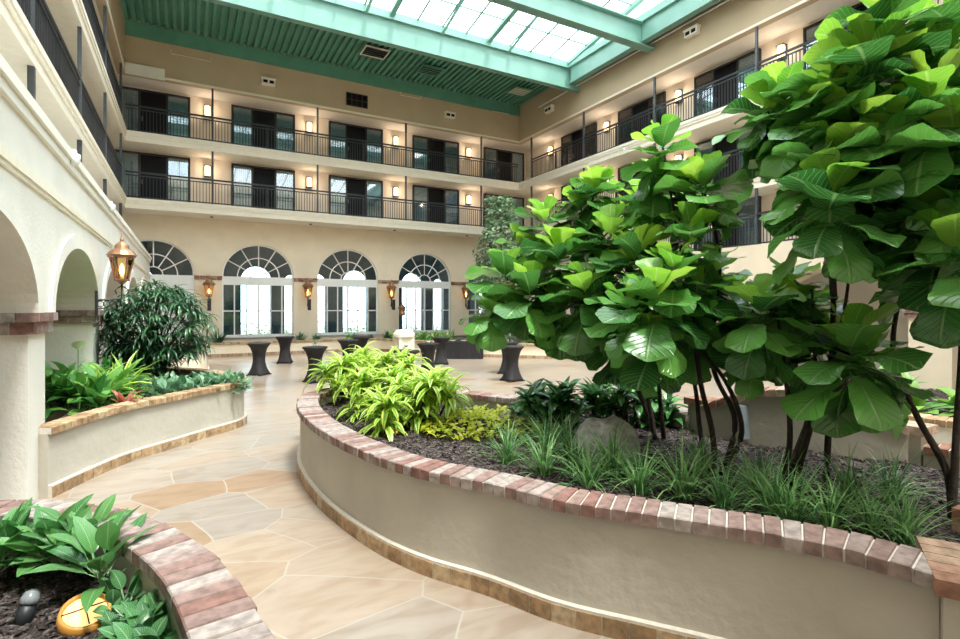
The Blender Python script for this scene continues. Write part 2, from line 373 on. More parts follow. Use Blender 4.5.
def slab_mesh(side, z, depth=DEP, top=False):
    b = MB()
    if side == 'back':
        b.box(XLW, XRW, YB, YBW, z-FA, z); b.box(XL, XR, YB-.07, YB, z-.10, z+.02); b.box(XL, XR, YB-.04, YB, z-.20, z-.10)
    elif side == 'left':
        b.box(XLW, XL, Y0, YB, z-FA, z); b.box(XL, XL+.07, Y0, YB, z-.10, z+.02); b.box(XL, XL+.04, Y0, YB, z-.20, z-.10)
    else:
        b.box(XR, XRW, Y0, YB, z-FA, z); b.box(XR-.07, XR, Y0, YB, z-.10, z+.02); b.box(XR-.04, XR, Y0, YB, z-.20, z-.10)
    return b
n = 1
for side in ('back', 'left', 'right'):
    for z in LV + ([MEZ+.05] if side == 'right' else []):
        struct('trim_%d' % n, slab_mesh(side, z), M['trim']); n += 1
# top soffits
b = MB(); b.box(XLW, XRW, YB+.3, YBW, TOP, TOP+.15); b.box(XLW, XL-.3, Y0, YB+.3, TOP, TOP+.15); b.box(XR+.3, XRW, Y0, YB+.3, TOP, TOP+.15)
struct('ceiling_balcony', b, M['soffit'])
b = MB(); b.box(XL, XR, YB-.03, YB, TOP, TOP+.09); b.box(XL, XL+.03, Y0, YB, TOP, TOP+.09); b.box(XR-.03, XR, Y0, YB, TOP, TOP+.09)
struct('trim_%d' % n, b, M['trim']); n += 1
# raised recess box in the back-left upper corner
b = MB(); b.box(XL, -.9, YB-.12, YB, TOP-.05, TOP+.42); struct('trim_%d' % n, b, M['white_stucco']); n += 1

b = MB(); b.box(-6, 24, Y0-.2, Y0, 0, 15.5); struct('wall_front', b, M['cream'])
# left arcade
ARC = [(1.19, 1.93), (5.94, 1.93), (10.69, 1.93), (15.44, 1.93), (20.19, 1.93), (24.94, 1.93)]
LEDGE = 4.63; MOULD = 3.82; SPR = 2.3; RISE = 1.0
ARC = [(c-.02, h) for c, h in ARC]
b = MB(); mpL = lambda s, d, z: (AX-d, s, z)
arch_wall(b, lambda s, d, z: (AX-d, s, z), Y0, YBW, SPR, LEDGE-.12, 0, AT, [(c, h, SPR, RISE, None) for c, h in ARC])
struct('wall_left', b, M['white_stucco'])
b = MB(); b.box(AX-AT-1.4, AX+.09, Y0, YBW, LEDGE-.12, LEDGE); b.box(AX, AX+.05, Y0, YBW, LEDGE-.24, LEDGE-.12); struct('trim_%d' % n, b, M['white_stucco']); n += 1
b = MB(); b.box(AX, AX+.05, Y0, YBW, MOULD-.05, MOULD+.05); b.box(AX, AX+.03, Y0, YBW, MOULD-.10, MOULD-.05); struct('trim_%d' % n, b, M['trim']); n += 1
for c, h in ARC:     # raised archivolt round each arch
    b = MB(); seg = 28
    for k in range(seg):
        a0, a1 = PI*k/seg, PI*(k+1)/seg
        def q(a, o, x): return (x, c-(h+o)*math.cos(a), SPR+(RISE+o)*math.sin(a))
        b.hexa([q(a0,.0,AX), q(a1,.0,AX), q(a1,.22,AX), q(a0,.22,AX), q(a0,.0,AX+.035), q(a1,.0,AX+.035), q(a1,.22,AX+.035), q(a0,.22,AX+.035)])
    struct('trim_%d' % n, b, M['white_stucco']); n += 1
b = MB(); b.box(AX-AT-2.6, AX-AT-2.4, Y0, YBW, 0, 4.5); struct('wall_left_inner', b, M['tan'])
b = MB(); b.box(AX-AT-2.4, AX-AT, Y0, YBW, 3.9, 4.0); struct('ceiling_left_arcade', b, M['tan'])
def bcol(kind):
    if kind == 'cap': return random.choice([(.24,.15,.13),(.30,.225,.205),(.34,.285,.265),(.23,.12,.10),(.28,.19,.165),(.36,.31,.285),(.25,.165,.145)])
    if kind == 'red': return random.choice([(.36,.20,.14),(.30,.15,.10),(.40,.27,.19),(.44,.33,.25)])
    return random.choice([(.44,.29,.16),(.37,.24,.13),(.48,.34,.20),(.33,.21,.11),(.50,.38,.24)])
def brick_box_ring(mb, x0, x1, y0, y1, z0, z1, L=.22):
    """bricks round the four sides of a rectangular pier head"""
    t = .09
    def run(ax, a, e, fixed0, fixed1):
        k = max(1, round((e-a)/L)); st = (e-a)/k
        for i in range(k):
            p, q = a+i*st+.005, a+(i+1)*st-.005
            if ax == 'x': mb.box(p, q, fixed0, fixed1, z0, z1, bcol('cap'))
            else: mb.box(fixed0, fixed1, p, q, z0, z1, bcol('cap'))
    run('x', x0, x1, y0, y0+t); run('x', x0, x1, y1-t, y1); run('y', y0+t, y1-t, x0, x0+t); run('y', y0+t, y1-t, x1-t, x1)
def pier(name, x0, x1, y0, y1, hb, ht, outw=.07, mat='white_stucco'):
    e = struct_empty(name, ((x0+x1)/2, (y0+y1)/2, 0)); ox, oy = (x0+x1)/2, (y0+y1)/2
    s = MB(); s.box(x0-ox, x1-ox, y0-oy, y1-oy, 0, hb); s.build('pier_shaft', M[mat], e)
    br = MB()
    brick_box_ring(br, x0-ox-outw, x1-ox+outw, y0-oy-outw, y1-oy+outw, hb, hb+(ht-hb)*.55)
    brick_box_ring(br, x0-ox-outw-.05, x1-ox+outw+.05, y0-oy-outw-.05, y1-oy+outw+.05, hb+(ht-hb)*.55+.008, ht-.002)
    c = br.build('brick_capital', M['brick'], e)
    mo = MB(); mo.box(x0-ox-outw+.012, x1-ox+outw-.012, y0-oy-outw+.012, y1-oy+outw-.012, hb+.001, ht-.006); mo.build('mortar', M['mortar'], c)
    return e
np_ = 1
for i in range(len(ARC)-1):
    ya, yb = ARC[i][0]+ARC[i][1], ARC[i+1][0]-ARC[i+1][1]
    pier('wall_left_pier_%d' % np_, AX-AT+.05, AX-.07, ya+.03, yb-.03, 2.05, SPR); np_ += 1
# right arcade
RX = XR-.75
RARC = [(-1.1, 1.9), (4.05, 1.9), (8.85, 1.9), (13.65, 1.9), (18.4, 1.9)]
b = MB(); arch_wall(b, lambda s, d, z: (RX+d, s, z), Y0, 21.4, SPR, MEZ+.0, 0, .8, [(c, h, SPR, 1.25, None) for c, h in RARC])
b.box(RX, XRW, 21.4, YBW, 0, MEZ); struct('wall_right', b, M['cream'])
b = MB(); b.box(XRW+1.2, XRW+1.4, Y0, YBW, 0, 4.5); struct('wall_right_inner', b, M['white_stucco'])
b = MB(); b.box(RX+.8, XRW+1.2, Y0, YBW, 4.1, 4.2); struct('ceiling_right_arcade', b, M['tan'])
for i in range(len(RARC)-1):
    ya, yb = RARC[i][0]+RARC[i][1], RARC[i+1][0]-RARC[i+1][1]
    pier('wall_right_pier_%d' % (i+1), RX+.07, RX+.75, ya+.03, yb-.03, 2.05, SPR, mat='cream')
# brick bands on the back wall between the windows
BANDS = [.87, 5.43, 9.99, 14.55]
for c in BANDS:
    b = MB()
    for r_, (o, z0) in enumerate(((.05, WSP-.20), (.09, WSP-.10))):
        k = 5; wd = (1.2+.04*r_)/k
        for i in range(k): b.box(c-.6-.02*r_+i*wd+.006, c-.6-.02*r_+(i+1)*wd-.006, YBW-o, YBW, z0, z0+.095, bcol('red'))
    struct('trim_%d' % n, b, M['brick']); n += 1

# windows of the back wall
for i, c in enumerate(WINC):
    e = struct_empty('window_%d' % (i+1), (c, YBW+.1, SILL)); z_ = lambda z: z-SILL
    def bar(x0, x1, z0, z1, nm='window_frame', y=.0, t=.07):
        q = MB(); q.box(x0, x1, y, y+t, z_(z0), z_(z1)); return q.build(nm, M['white'], e)
    R = WR
    bar(-R, -R+.07, SILL, WSP); bar(R-.07, R, SILL, WSP); bar(-R, R, SILL, SILL+.08)
    bar(-R, R, WSP-.42, WSP, 'transom', -.03, .12)
    s = MB(); s.box(-R-.08, R+.08, -.2, .12, -.06, .0); s.build('window_sill', M['white'], e)
    if i == 0:
        q = MB(); q.box(-R+.07, R-.07, .0, .06, .08, 2.57); q.build('panel', M['white'], e)
        q = MB(); q.box(R-.62, R-.30, -.03, 0, 1.55, 2.1); q.build('notice_frame', M['rockb'], e)
    else:
        for k in range(1, 6):
            x = -R+2*R*k/6; wd = .045 if k == 3 else .028
            bar(x-wd, x+wd, SILL+.08, WSP-.42, 'mullion')
        bar(-R+.07, R-.07, 2.10, 2.16, 'mullion')
    def arcbar(rr, wd, nm):
        q = MB(); seg = 28
        for k in range(seg):
            a0, a1 = PI*k/seg, PI*(k+1)/seg
            f = lambda a, r, y: (-r*math.cos(a), y, z_(WSP)+r*WTOP/WR*math.sin(a))
            q.hexa([f(a0,rr-wd,0), f(a1,rr-wd,0), f(a1,rr-wd,.07), f(a0,rr-wd,.07), f(a0,rr,0), f(a1,rr,0), f(a1,rr,.07), f(a0,rr,.07)])
        q.build(nm, M['white'], e)
    arcbar(R, .06, 'window_frame'); arcbar(R*.60, .05, 'glazing_arc'); arcbar(R*.24, .05, 'glazing_arc')
    for k in range(1, 6):
        a = PI*k/6
        if i == 0 and k not in (2,3,4,5): continue
        q = MB(); d = Vector((-math.cos(a), 0, math.sin(a)*WTOP/WR)); p0 = d*R*.24; p1 = d*R
        q.tube([p0+Vector((0,.035,z_(WSP))), p1+Vector((0,.035,z_(WSP)))], .028, 4); q.build('glazing_spoke', M['white'], e)
    g = MB()
    if i: g.box(-R+.05, R-.05, .03, .04, .05, z_(WSP)-.42)
    pts = [(-(R-.03)*math.cos(PI*k/28), (WTOP-.03)*math.sin(PI*k/28)+z_(WSP)) for k in range(29)]
    n0 = len(g.v); g.v += [(x, .035, z) for x, z in pts]; g.f.append(tuple(range(n0, n0+29)))
    g.build('pane', M['glass'], e)
# lobby behind the windows
b = MB(); b.box(-5, 23, YBW+.35, 34.6, -.1, 0); struct('floor_lobby', b, M['lobbyfloor'])
b = MB(); b.box(-5, 23, YBW+.35, 34.6, 5.9, 6.0); struct('ceiling_lobby', b, M['slate'])
b = MB(); arch_wall(b, lambda s, d, z: (s, 34.2+d, z), -5, 23, 0, 5.9, 0, .3, [(c, h_, 3.9, h_, .5) for c, h_ in ((-2.2,.5), (.9,.42), (3.6,.85), (5.6,.4), (7.2,.5), (9.6,.8), (12.0,.35), (13.6,.75), (15.6,.4), (17.4,.6), (19.4,.5))]); struct('wall_lobby', b, M['slate'])
b = MB(); b.box(-5.2, -5, YBW, 34.6, 0, 6); struct('wall_lobby_left', b, M['slate'])
b = MB(); b.box(23, 23.2, YBW, 34.6, 0, 6); struct('wall_lobby_right', b, M['slate'])
M['outside'] = plain('outside_lawn', (.30,.32,.25), .9)
b = MB(); b.box(-15, 45, 34.7, 60, -.15, -.1); struct('ground_outside', b, M['outside'])

# balcony doors
nd = [1]
def make_door(x, y, z, rz, W=3.0, Hh=2.38):
    e = struct_empty('door_%d' % nd[0], (x, y, z)); e.rotation_euler = (0,0,rz); nd[0] += 1
    return e
proto = None
def door(x, y, z, rz):
    global proto
    if proto is None:
        e = make_door(x, y, z, rz); W = 3.0; Hh = 2.38
        q = MB(); q.box(-W/2, W/2, -.02, 0, 0, Hh); q.build('door_leaf', M['doordark'], e)
        for (a, c_, z0, z1) in ((-W/2,-W/2+.08,0,Hh), (W/2-.08,W/2,0,Hh), (-W/2,W/2,Hh-.08,Hh), (-W/2,W/2,0,.05)):
            q = MB(); q.box(a, c_, -.13, 0, z0, z1); q.build('door_frame', M['doorframe'], e)
        for xm in (-.55, .55):
            q = MB(); q.box(xm-.04, xm+.04, -.11, 0, .05, Hh-.08); q.build('door_frame', M['doorframe'], e)
        for (a, c_) in ((-1.40,-.60), (.60,1.40)):
            q = MB(); k = 24
            for i in range(k):
                xa, xb = a+(c_-a)*i/k, a+(c_-a)*(i+1)/k
                ya, yb = -.05-.018*math.cos(i*2.2), -.05-.018*math.cos((i+1)*2.2)
                q.quad((xa,ya,.06), (xb,yb,.06), (xb,yb,Hh-.1), (xa,ya,Hh-.1))
            q.build('curtain', M['curtain'], e)
            q = MB(); q.box(a, c_, -.10, -.094, .05, Hh-.08); q.build('pane', M['doorglass'], e)
        q = MB(); q.box(-.46, -.43, -.14, -.02, .95, 1.15); q.build('door_handle', M['steel'], e)
        proto = e; return e
    r = dup(proto, (x, y, z), rz); r.name = 'door_%d' % nd[0]; nd[0] += 1; return r
BD = [-1.4, 3.38, 8.13, 12.95, 17.7]
RD = [23.4, 18.7, 14.05, 9.4, 4.7, 0]
for z in LV:
    for x in BD[:5]: door(x, YBW, z, 0)
    for y in RD[:5]: door(XRW, y, z, -PI/2)
    for y in (23.6, 18.8, 14.0, 9.2): door(XLW, y, z, PI/2)
for y in (14.05, 9.4, 4.7): door(XRW, y, MEZ+.05, -PI/2)

# ------------------------------------------------------------ railings
def make_railing(L):
    """bay along +X from 0..L"""
    e = bpy.data.objects.new('railing', None); C.objects.link(e); e.empty_display_size = .1
    for z, r in ((1.16, .034), (1.02, .022), (.09, .024)):
        q = MB(); q.box(0, L, -r, r, z-r, z+r); q.build('rail', M['black'], e)
    q = MB(); q.box(-.012, .012, -.012, .012, .09, 1.02); bal = q.build('baluster', M['black'], e)
    k = round(L/.13); bal.location = (L/k, 0, 0)
    for i in range(2, k):
        c = bal.copy(); C.objects.link(c); c.parent = e; c.location = (L*i/k, 0, 0)
    for x in (L*.5,):
        q = MB(); q.box(-.022, .022, -.022, .022, 0, 1.16); s = q.build('railing_stanchion', M['black'], e, loc=(x,0,0))
    # round ornaments between the two upper rails
    q = MB(); q.box(-.042, .042, -.042, .042, 0, 2.48 if L > 0 else 1); s = q.build('post', M['steel'], e)
    return e
floorname = {0: 'middle', 1: 'top', 2: 'lowest'}
ordn = ['first', 'second', 'third', 'fourth', 'fifth', 'sixth', 'seventh']
def set_rail(e, loc, rz, lab):
    e.location = loc; e.rotation_euler = (0,0,rz); tag(e, lab, 'railing', 'balcony railings'); return e
pitch = 4.75
rp_ = make_railing(pitch); first = [True]
def rail_bay(loc, rz, lab):
    if first[0]: first[0] = False; return set_rail(rp_, loc, rz, lab)
    r = dup(rp_, loc, rz); return set_rail(r, loc, rz, lab)
short = make_railing(3.37)
sf = [True]
def rail_short(loc, rz, lab):
    if sf[0]: sf[0] = False; return set_rail(short, loc, rz, lab)
    return set_rail(dup(short, loc, rz), loc, rz, lab)
endb = make_railing(2.6); ef = [True]
def rail_end(loc, rz, lab):
    if ef[0]: ef[0] = False; return set_rail(endb, loc, rz, lab)
    return set_rail(dup(endb, loc, rz), loc, rz, lab)
for li, z in enumerate(LV):
    nm = floorname[li]
    rail_short((1.0, YB+.06, z), PI, 'black railing, %s balcony of the back wall, leftmost bay' % nm)
    for k in range(3):
        rail_bay((1.0+pitch*k, YB+.06, z), 0, 'black railing, %s balcony of the back wall, %s bay from the left' % (nm, ordn[k+1]))
    rail_end((15.25, YB+.06, z), 0, 'black railing, %s balcony of the back wall, rightmost bay' % nm)
    for k in range(5):
        y = 26.05-pitch*k
        rail_bay((XR+.06, y, z), -PI/2, 'black railing, %s balcony of the right wall, %s bay from the back' % (nm, ordn[k]))
    for k in range(4):
        y = 26.3-pitch*k
        rail_bay((XL-.06, y, z), -PI/2, 'black railing, %s balcony of the left wall, %s bay from the back' % (nm, ordn[k]))
for k in range(2, 5):
    rail_bay((XR+.06, 26.05-pitch*k, MEZ+.05), -PI/2, 'black railing, lowest balcony of the right wall, %s bay from the back' % ordn[k])
# bare posts of the left mezzanine above the arcade ledge
q = MB(); q.box(-.05, .05, -.05, .05, 0, LV[0]-FA-LEDGE); pst = q.build('post', M['steel'])
for k in range(4):
    o = pst if k == 0 else pst.copy()
    if k: C.objects.link(o)
    o.location = (XL-.06, 21.55-pitch*k+4.75, LEDGE)
    tag(o, 'dark square post on the left arcade ledge, %s from the back corner' % ordn[k], 'post', 'ledge posts')
q = MB(); q.box(0, .04, 0, 20, 0, .06)

# ------------------------------------------------------------ roof and skylight
OX0, OX1, OY = -1.9, 17.2, 21.6
b = MB()
def corr(mb, x0, x1, y0, y1, z, sp=.30):
    x = x0; prev = None
    while x < x1-1e-6:
        a, c_, d, e_ = x, x+sp*.45, x+sp*.55, x+sp*.95; e2 = min(x+sp, x1)
        for (xa, za, xb, zb) in ((a,z,c_,z), (c_,z,d,z+.15), (d,z+.15,e_,z+.15), (e_,z+.15,e2,z)):
            if xa >= x1: continue
            xb = min(xb, x1); mb.quad((xa,y0,za), (xb,y0,zb), (xb,y1,zb), (xa,y1,za))
        x += sp
    mb.box(x0, x1, y0, y1, z+.16, z+.26)
corr(b, XL, XR, OY+.15, YB, DECK); corr(b, OX1+.12, XR, Y0, OY+.15, DECK, .12)
struct('ceiling', b, M['green'])
b = MB(); b.box(XL, XR, YB-.10, YB, 14.08, DECK); struct('trim_%d' % n, b, M['green']); n += 1
def ibeam(name_i, axis, fixed, a, e_, z0, z1, fl=.16):
    q = MB()
    if axis == 'x':
        q.box(a, e_, fixed-.02, fixed+.02, z0, z1); q.box(a, e_, fixed-fl, fixed+fl, z0, z0+.05); q.box(a, e_, fixed-fl, fixed+fl, z1-.05, z1)
    else:
        q.box(fixed-.02, fixed+.02, a, e_, z0, z1); q.box(fixed-fl, fixed+fl, a, e_, z0, z0+.05); q.box(fixed-fl, fixed+fl, a, e_, z1-.05, z1)
    return struct('trim_%d' % name_i, q, M['teal'])
ibeam(n, 'x', OY, XL, XR-.05, 13.55, 14.65); n += 1
ibeam(n, 'y', OX1, Y0, OY-.2, 13.75, 14.65); n += 1
for yb_ in (16.6, 11.4):
    ibeam(n, 'x', yb_, OX0, XR-.05, 13.6, 14.6, .22); n += 1
# curb band above the girders
b = MB(); b.box(OX0, OX1, OY-.06, OY+.06, 14.65, 14.98); b.box(OX1-.06, OX1+.06, Y0, OY, 14.65, 14.98); b.box(OX0-.06, OX0+.06, Y0, OY, 14.65, 14.98)
struct('trim_%d' % n, b, M['teal']); n += 1
RIDGE = 9.0; SL = .16
def gz(y): return 14.98+SL*(OY-max(y, 2*RIDGE-y))
sk = struct_empty('window_6', (0, 0, 0))
xs = OX0
k = 0
while xs <= OX1+.01:
    q = MB(); r = .11 if k % 4 == 0 else .035
    dz = .18 if k % 4 == 0 else .05
    for (ya, yb_) in ((OY, RIDGE), (RIDGE, -3.6)):
        q.hexa([(xs-r,ya,gz(ya)-dz),(xs+r,ya,gz(ya)-dz),(xs+r,yb_,gz(yb_)-dz),(xs-r,yb_,gz(yb_)-dz),(xs-r,ya,gz(ya)),(xs+r,ya,gz(ya)),(xs+r,yb_,gz(yb_)),(xs-r,yb_,gz(yb_))])
    q.build('rafter', M['teal'], sk); xs += 1.19375; k += 1
y = OY-1.5
while y > 9:
    q = MB(); q.box(OX0, OX1, y-.03, y+.03, gz(y)-.05, gz(y)); q.build('glazing_bar', M['white'] if 0 else M['teal'], sk); y -= 1.5
q = MB(); q.quad((OX0,OY,gz(OY)+.02), (OX1,OY,gz(OY)+.02), (OX1,RIDGE,gz(RIDGE)+.02), (OX0,RIDGE,gz(RIDGE)+.02)); q.quad((OX0,RIDGE,gz(RIDGE)+.02), (OX1,RIDGE,gz(RIDGE)+.02), (OX1,-3.6,gz(-3.6)+.02), (OX0,-3.6,gz(-3.6)+.02))
q.build('pane', M['skyglass'], sk)
# inclined struts under the glazing and the pipe along the girder
for i, (x, y0_) in enumerate(((2.9, 21.5), (6.5, 21.5), (10.0, 21.5), (13.5, 21.5))):
    q = MB(); q.tube([(0,0,0), (0,-4.9,1.2)], .07, 4); o = q.build('roof_strut', M['teal'], loc=(x, y0_, 14.6))
    tag(o, 'teal steel strut rising from the back girder into the skylight, %s from the left' % ordn[i], 'strut', 'skylight struts')
q = MB(); q.tube([(0,0,0), (19.6,0,0)], .035, 8); o = q.build('pipe', M['teal'], loc=(XL+.1, OY+.42, 13.95)); tag(o, 'thin teal sprinkler pipe running along the back roof girder', 'pipe')
q = MB(); q.tube([(0,0,0), (0,22,0)], .03, 8); o = q.build('pipe', M['white'], loc=(XR-.18, 3, 13.85)); tag(o, 'pale pipe running along the top of the right wall under the green roof', 'pipe')
# ceiling vents
for i, (x, y, m_, lab) in enumerate(((375, 52, 'doordark', 'dark framed air vent in the green roof deck, left one'), (430, 70, 'doordark', 'dark air vent in the green roof deck, middle one'), (520, 91, 'peach', 'pale square panel in the green roof deck near the right corner'))):
    Z = F*(DECK-.1-H)/(HOR-y); p = P(x, y, Z); e = empty('ceiling_vent', p, lab, 'vent')
    q = MB(); q.box(-.55, .55, -.45, .45, -.02, .02); q.build('backing', M[m_], e)
    for (a, c_, d, f_) in ((-.6,.6,-.5,-.44), (-.6,.6,.44,.5), (-.6,-.54,-.44,.44), (.54,.6,-.44,.44)):
        q = MB(); q.box(a, c_, d, f_, -.05, .0); q.build('vent_frame', M['soffit'] if i == 0 else M['green'], e)
    for j in range(4):
        q = MB(); q.box(-.53, .53, -.34+j*.2, -.3+j*.2, -.045, -.02); q.build('louvre', M['green' if i else 'steel'], e)
# wall grille and emergency lights
p = Vector((8.05-.3, YB-.02, 13.15)); e = empty('wall_grille', p, 'dark square ventilation grille high on the tan back wall', 'grille')
q = MB(); q.box(-.55, .55, 0, .03, -.32, .32); q.build('backing', M['doordark'], e)
for j in range(5):
    q = MB(); x = -.55+.275*j; q.box(x-.02, x+.02, -.04, 0, -.34, .34); q.build('grille_bar', M['bark'], e)
for j in range(3):
    q = MB(); z = -.32+.32*j; q.box(-.55, .55, -.035, 0, z-.02, z+.02); q.build('grille_bar', M['bark'], e)
def spot_box(p, rz, lab):
    e = empty('emergency_light', p, lab, 'emergency light', 'emergency lights', rz)
    q = MB(); q.box(-.30, .30, -.22, 0, -.14, .14); q.build('housing', M['soffit'], e)
    q = MB(); q.box(-.34, .34, -.25, -.0, .12, .17); q.build('cover', M['soffit'], e)
    for x in (-.14, .14):
        q = MB(); q.box(x-.1, x+.1, -.235, -.22, -.08, .06); q.build('lamp', M['doordark'], e)
Zc = lambda X, Y: SY*X+CY*Y
def on_back(x, y, yy=YB):
    a = YAW+math.atan((x-480)/F); X = yy*math.tan(a); Z = Zc(X, yy); return Vector((X, yy, H+(HOR-y)*Z/F))
def on_x(x, y, X):
    a = YAW+math.atan((x-480)/F); Y = X/math.tan(a); Z = Zc(X, Y); return Vector((X, Y, H+(HOR-y)*Z/F))
spot_box(on_back(268, 83), 0, 'small pale emergency light box on the tan back wall, left one')
spot_box(on_back(449, 116), 0, 'small pale emergency light box on the tan back wall, right one')
spot_box(on_x(551, 110, XR), -PI/2, 'small pale emergency light box high on the right wall near the corner')
spot_box(on_x(694, 33, XR), -PI/2, 'larger pale emergency light box high on the right wall, nearest to the camera')
# conduits below the roof edge
for i, (x, y, w_) in enumerate(((171, 50, 1.6), (400, 92, 1.2), (492, 108, 1.2))):
    p = on_back(x, y); q = MB(); q.tube([(0,0,0),(0,0,-.18),(w_,0,-.18),(w_,0,0)], .02, 6); o = q.build('conduit', M['soffit'], loc=(p.x, YB-.05, p.z)); tag(o, 'thin looped conduit on the tan back wall below the roof, %s from the left' % ordn[i], 'conduit')
# balcony wall sconces
def sconce_proto():
    e = empty('wall_sconce', (0,0,0), 'x', 'wall lamp', 'balcony wall lamps')
    q = MB(); q.box(-.16, .16, -.04, 0, -.28, .28); q.build('backplate', M['steel'], e)
    q = MB(); q.lathe([(.12,-.24),(.13,-.2),(.13,.2),(.12,.24)], 12, (0,-.12,0)); q.build('lamp_shade', M['shade'], e, True)
    q = MB(); q.box(-.15, .15, -.22, 0, .24, .28); q.build('lamp_cap', M['steel'], e)
    ld = bpy.data.lights.new('lamp_light', 'POINT'); ld.energy = 18; ld.color = (1,.80,.6); ld.shadow_soft_size = .1
    lo = bpy.data.objects.new('lamp_light', ld); C.objects.link(lo); lo.parent = e; lo.location = (0,-.34,0)
    q = MB(); q.box(-.15, .15, -.22, 0, -.28, -.24); q.build('lamp_cap', M['steel'], e)
    return e
sp0 = None
def sconce(p, rz, lab):
    global sp0
    if sp0 is None: sp0 = sconce_proto(); o = sp0; o.location = p; o.rotation_euler = (0,0,rz); o['label'] = lab
    else: o = dup(sp0, p, rz, lab)
for li, z in enumerate(LV):
    for k, x in enumerate((.98, 5.75, 10.55, 15.25)): sconce((x-.15, YBW, z+1.85), 0, 'lit lamp, back wall, %s balcony, %s from the left' % (floorname[li], ordn[k]))
    for k, y in enumerate((25.95, 21.05, 16.4, 11.7)): sconce((XRW, y, z+1.85), -PI/2, 'lit lamp, right wall, %s balcony, %s from the back corner' % (floorname[li], ordn[k]))
# recessed lights in the soffits
q = MB(); q.lathe([(.07,-.05),(.07,0)], 12); dl = q.build('ceiling_light', M['steel']); dfirst = True
def down(p, lab):
    global dfirst
    o = dl if dfirst else dl.copy()
    if not dfirst: C.objects.link(o)
    dfirst = False; o.location = p; tag(o, lab, 'ceiling light', 'soffit spots')
for k in range(4): down((1.0+4.56*k, YB+.8, LV[0]-FA), 'small dark round spot in the soffit over the arched windows, %s from the left' % ordn[k])
for li, z in enumerate(LV):
    for k in range(4): down((XL-.7, 24.2-pitch*k, z-FA), 'small round spot under the left %s balcony, %s from the back' % (floorname[li], ordn[k]))
# dome camera on the left ledge corner
for i, (x, y) in enumerate(((80, 163), (115, 210))):
    p = on_x(x, y, AX+.16); e = empty('security_camera', p-Vector((.06,0,-.04)), 'white dome camera on the arcade ledge, %s one' % ('nearer' if i == 0 else 'farther'), 'camera')
    q = MB(); q.box(-.16, .02, -.05, .05, .05, .14); q.build('arm', M['white'], e)
    q = MB(); q.lathe([(.065,.08),(.07,.02),(.06,-.05),(.03,-.085),(.005,-.09)][::-1], 14); q.build('dome', M['white'], e, True)

# ------------------------------------------------------------ lanterns
def lantern(name, loc, rz, s, lab, bracket='arm', grp=None):
    e = empty(name, loc, lab, 'lantern', grp, rz); e.scale = (s, s, s)
    k = 6; rt, rb, zt, zb = .20, .11, .30, -.12
    fr = MB()
    for i in range(k):
        a = 2*PI*i/k; d = Vector((math.cos(a), math.sin(a), 0))
        fr.tube([d*rb+Vector((0,0,zb)), d*rt+Vector((0,0,zt))], .014, 5)
    fr.lathe([(rt+.03, zt), (rt+.04, zt+.03), (rt-.02, zt+.04)], k); fr.lathe([(.03, zb-.10), (.07, zb-.05), (rb+.02, zb-.03), (rb+.02, zb)], k)
    fr.build('lantern_frame', M['copper'], e)
    g = MB(); g.lathe([(rb-.012, zb+.004), (rt-.012, zt-.003)], k); g.build('pane', M['amber'], e)
    r = MB(); r.lathe([(rt+.06, zt+.04), (rt-.0, zt+.12), (.13, zt+.17), (.11, zt+.24), (.07, zt+.28), (.03, zt+.31), (.035, zt+.35), (.01, zt+.42), (.003, zt+.46)], 12)
    r.build('lantern_roof', M['copper'], e)
    f = MB(); f.lathe([(.01,-.06),(.035,0),(.045,.06),(.03,.13),(.005,.19)], 10); f.build('flame_bulb', M['bulb'], e, True)
    c = MB(); c.lathe([(.02,-.12),(.02,-.06)], 8); c.build('candle', M['petal'], e)
    bk = MB()
    if bracket == 'arm':
        for z, t in ((-.62, 0), ):
            bk.tube([(-.42,0,-.52), (-.2,0,-.52), (0,0,-.50), (0,0,-.22)], .022, 6)
            for q_ in (-.34,-.24,-.14):
                bk.tube([(q_+.05*math.cos(a), 0, -.60+.06*math.sin(a)) for a in [PI*j/6 for j in range(13)]], .010, 5)
            bk.tube([(-.42,0,-.70), (-.28,0,-.68), (-.1,0,-.60), (0,0,-.50)], .016, 6)
            bk.tube([(-.08,0,-.42), (-.11,0,-.34), (-.05,0,-.28), (0,0,-.25)], .012, 6); bk.tube([(.08,0,-.42), (.11,0,-.34), (.05,0,-.28), (0,0,-.25)], .012, 6)
        bk.box(-.42, -.38, -.05, .05, -.85, -.35)
    else:
        bk.tube([(0,0,-.22), (0,0,-.38), (.0,0,-.55), (-.10,0,-.66), (-.2,0,-.58), (-.30,0,-.5)], [.03,.03,.05,.045,.03,.03], 7)
        bk.box(-.34, -.30, -.07, .07, -.75, -.25)
    bk.build('bracket', M['black'], e)
    return e
pl = on_x(120, 262, AX+.85); lantern('wall_lantern', (AX+.43, 12.3, 3.02), 0, 1.0, 'large copper lantern with warm flame on an iron bracket on the left arcade')
for k, x in enumerate((209, 308, 391.5, 466)):
    p = on_back(x, 292, YBW-.34*1.15); lantern('wall_lantern', (p.x, YBW-.34*1.15, 3.02), PI/2, 1.15, 'small lit copper lantern between arched windows, %s from the left' % ordn[k], 'wall', 'window pier lanterns')

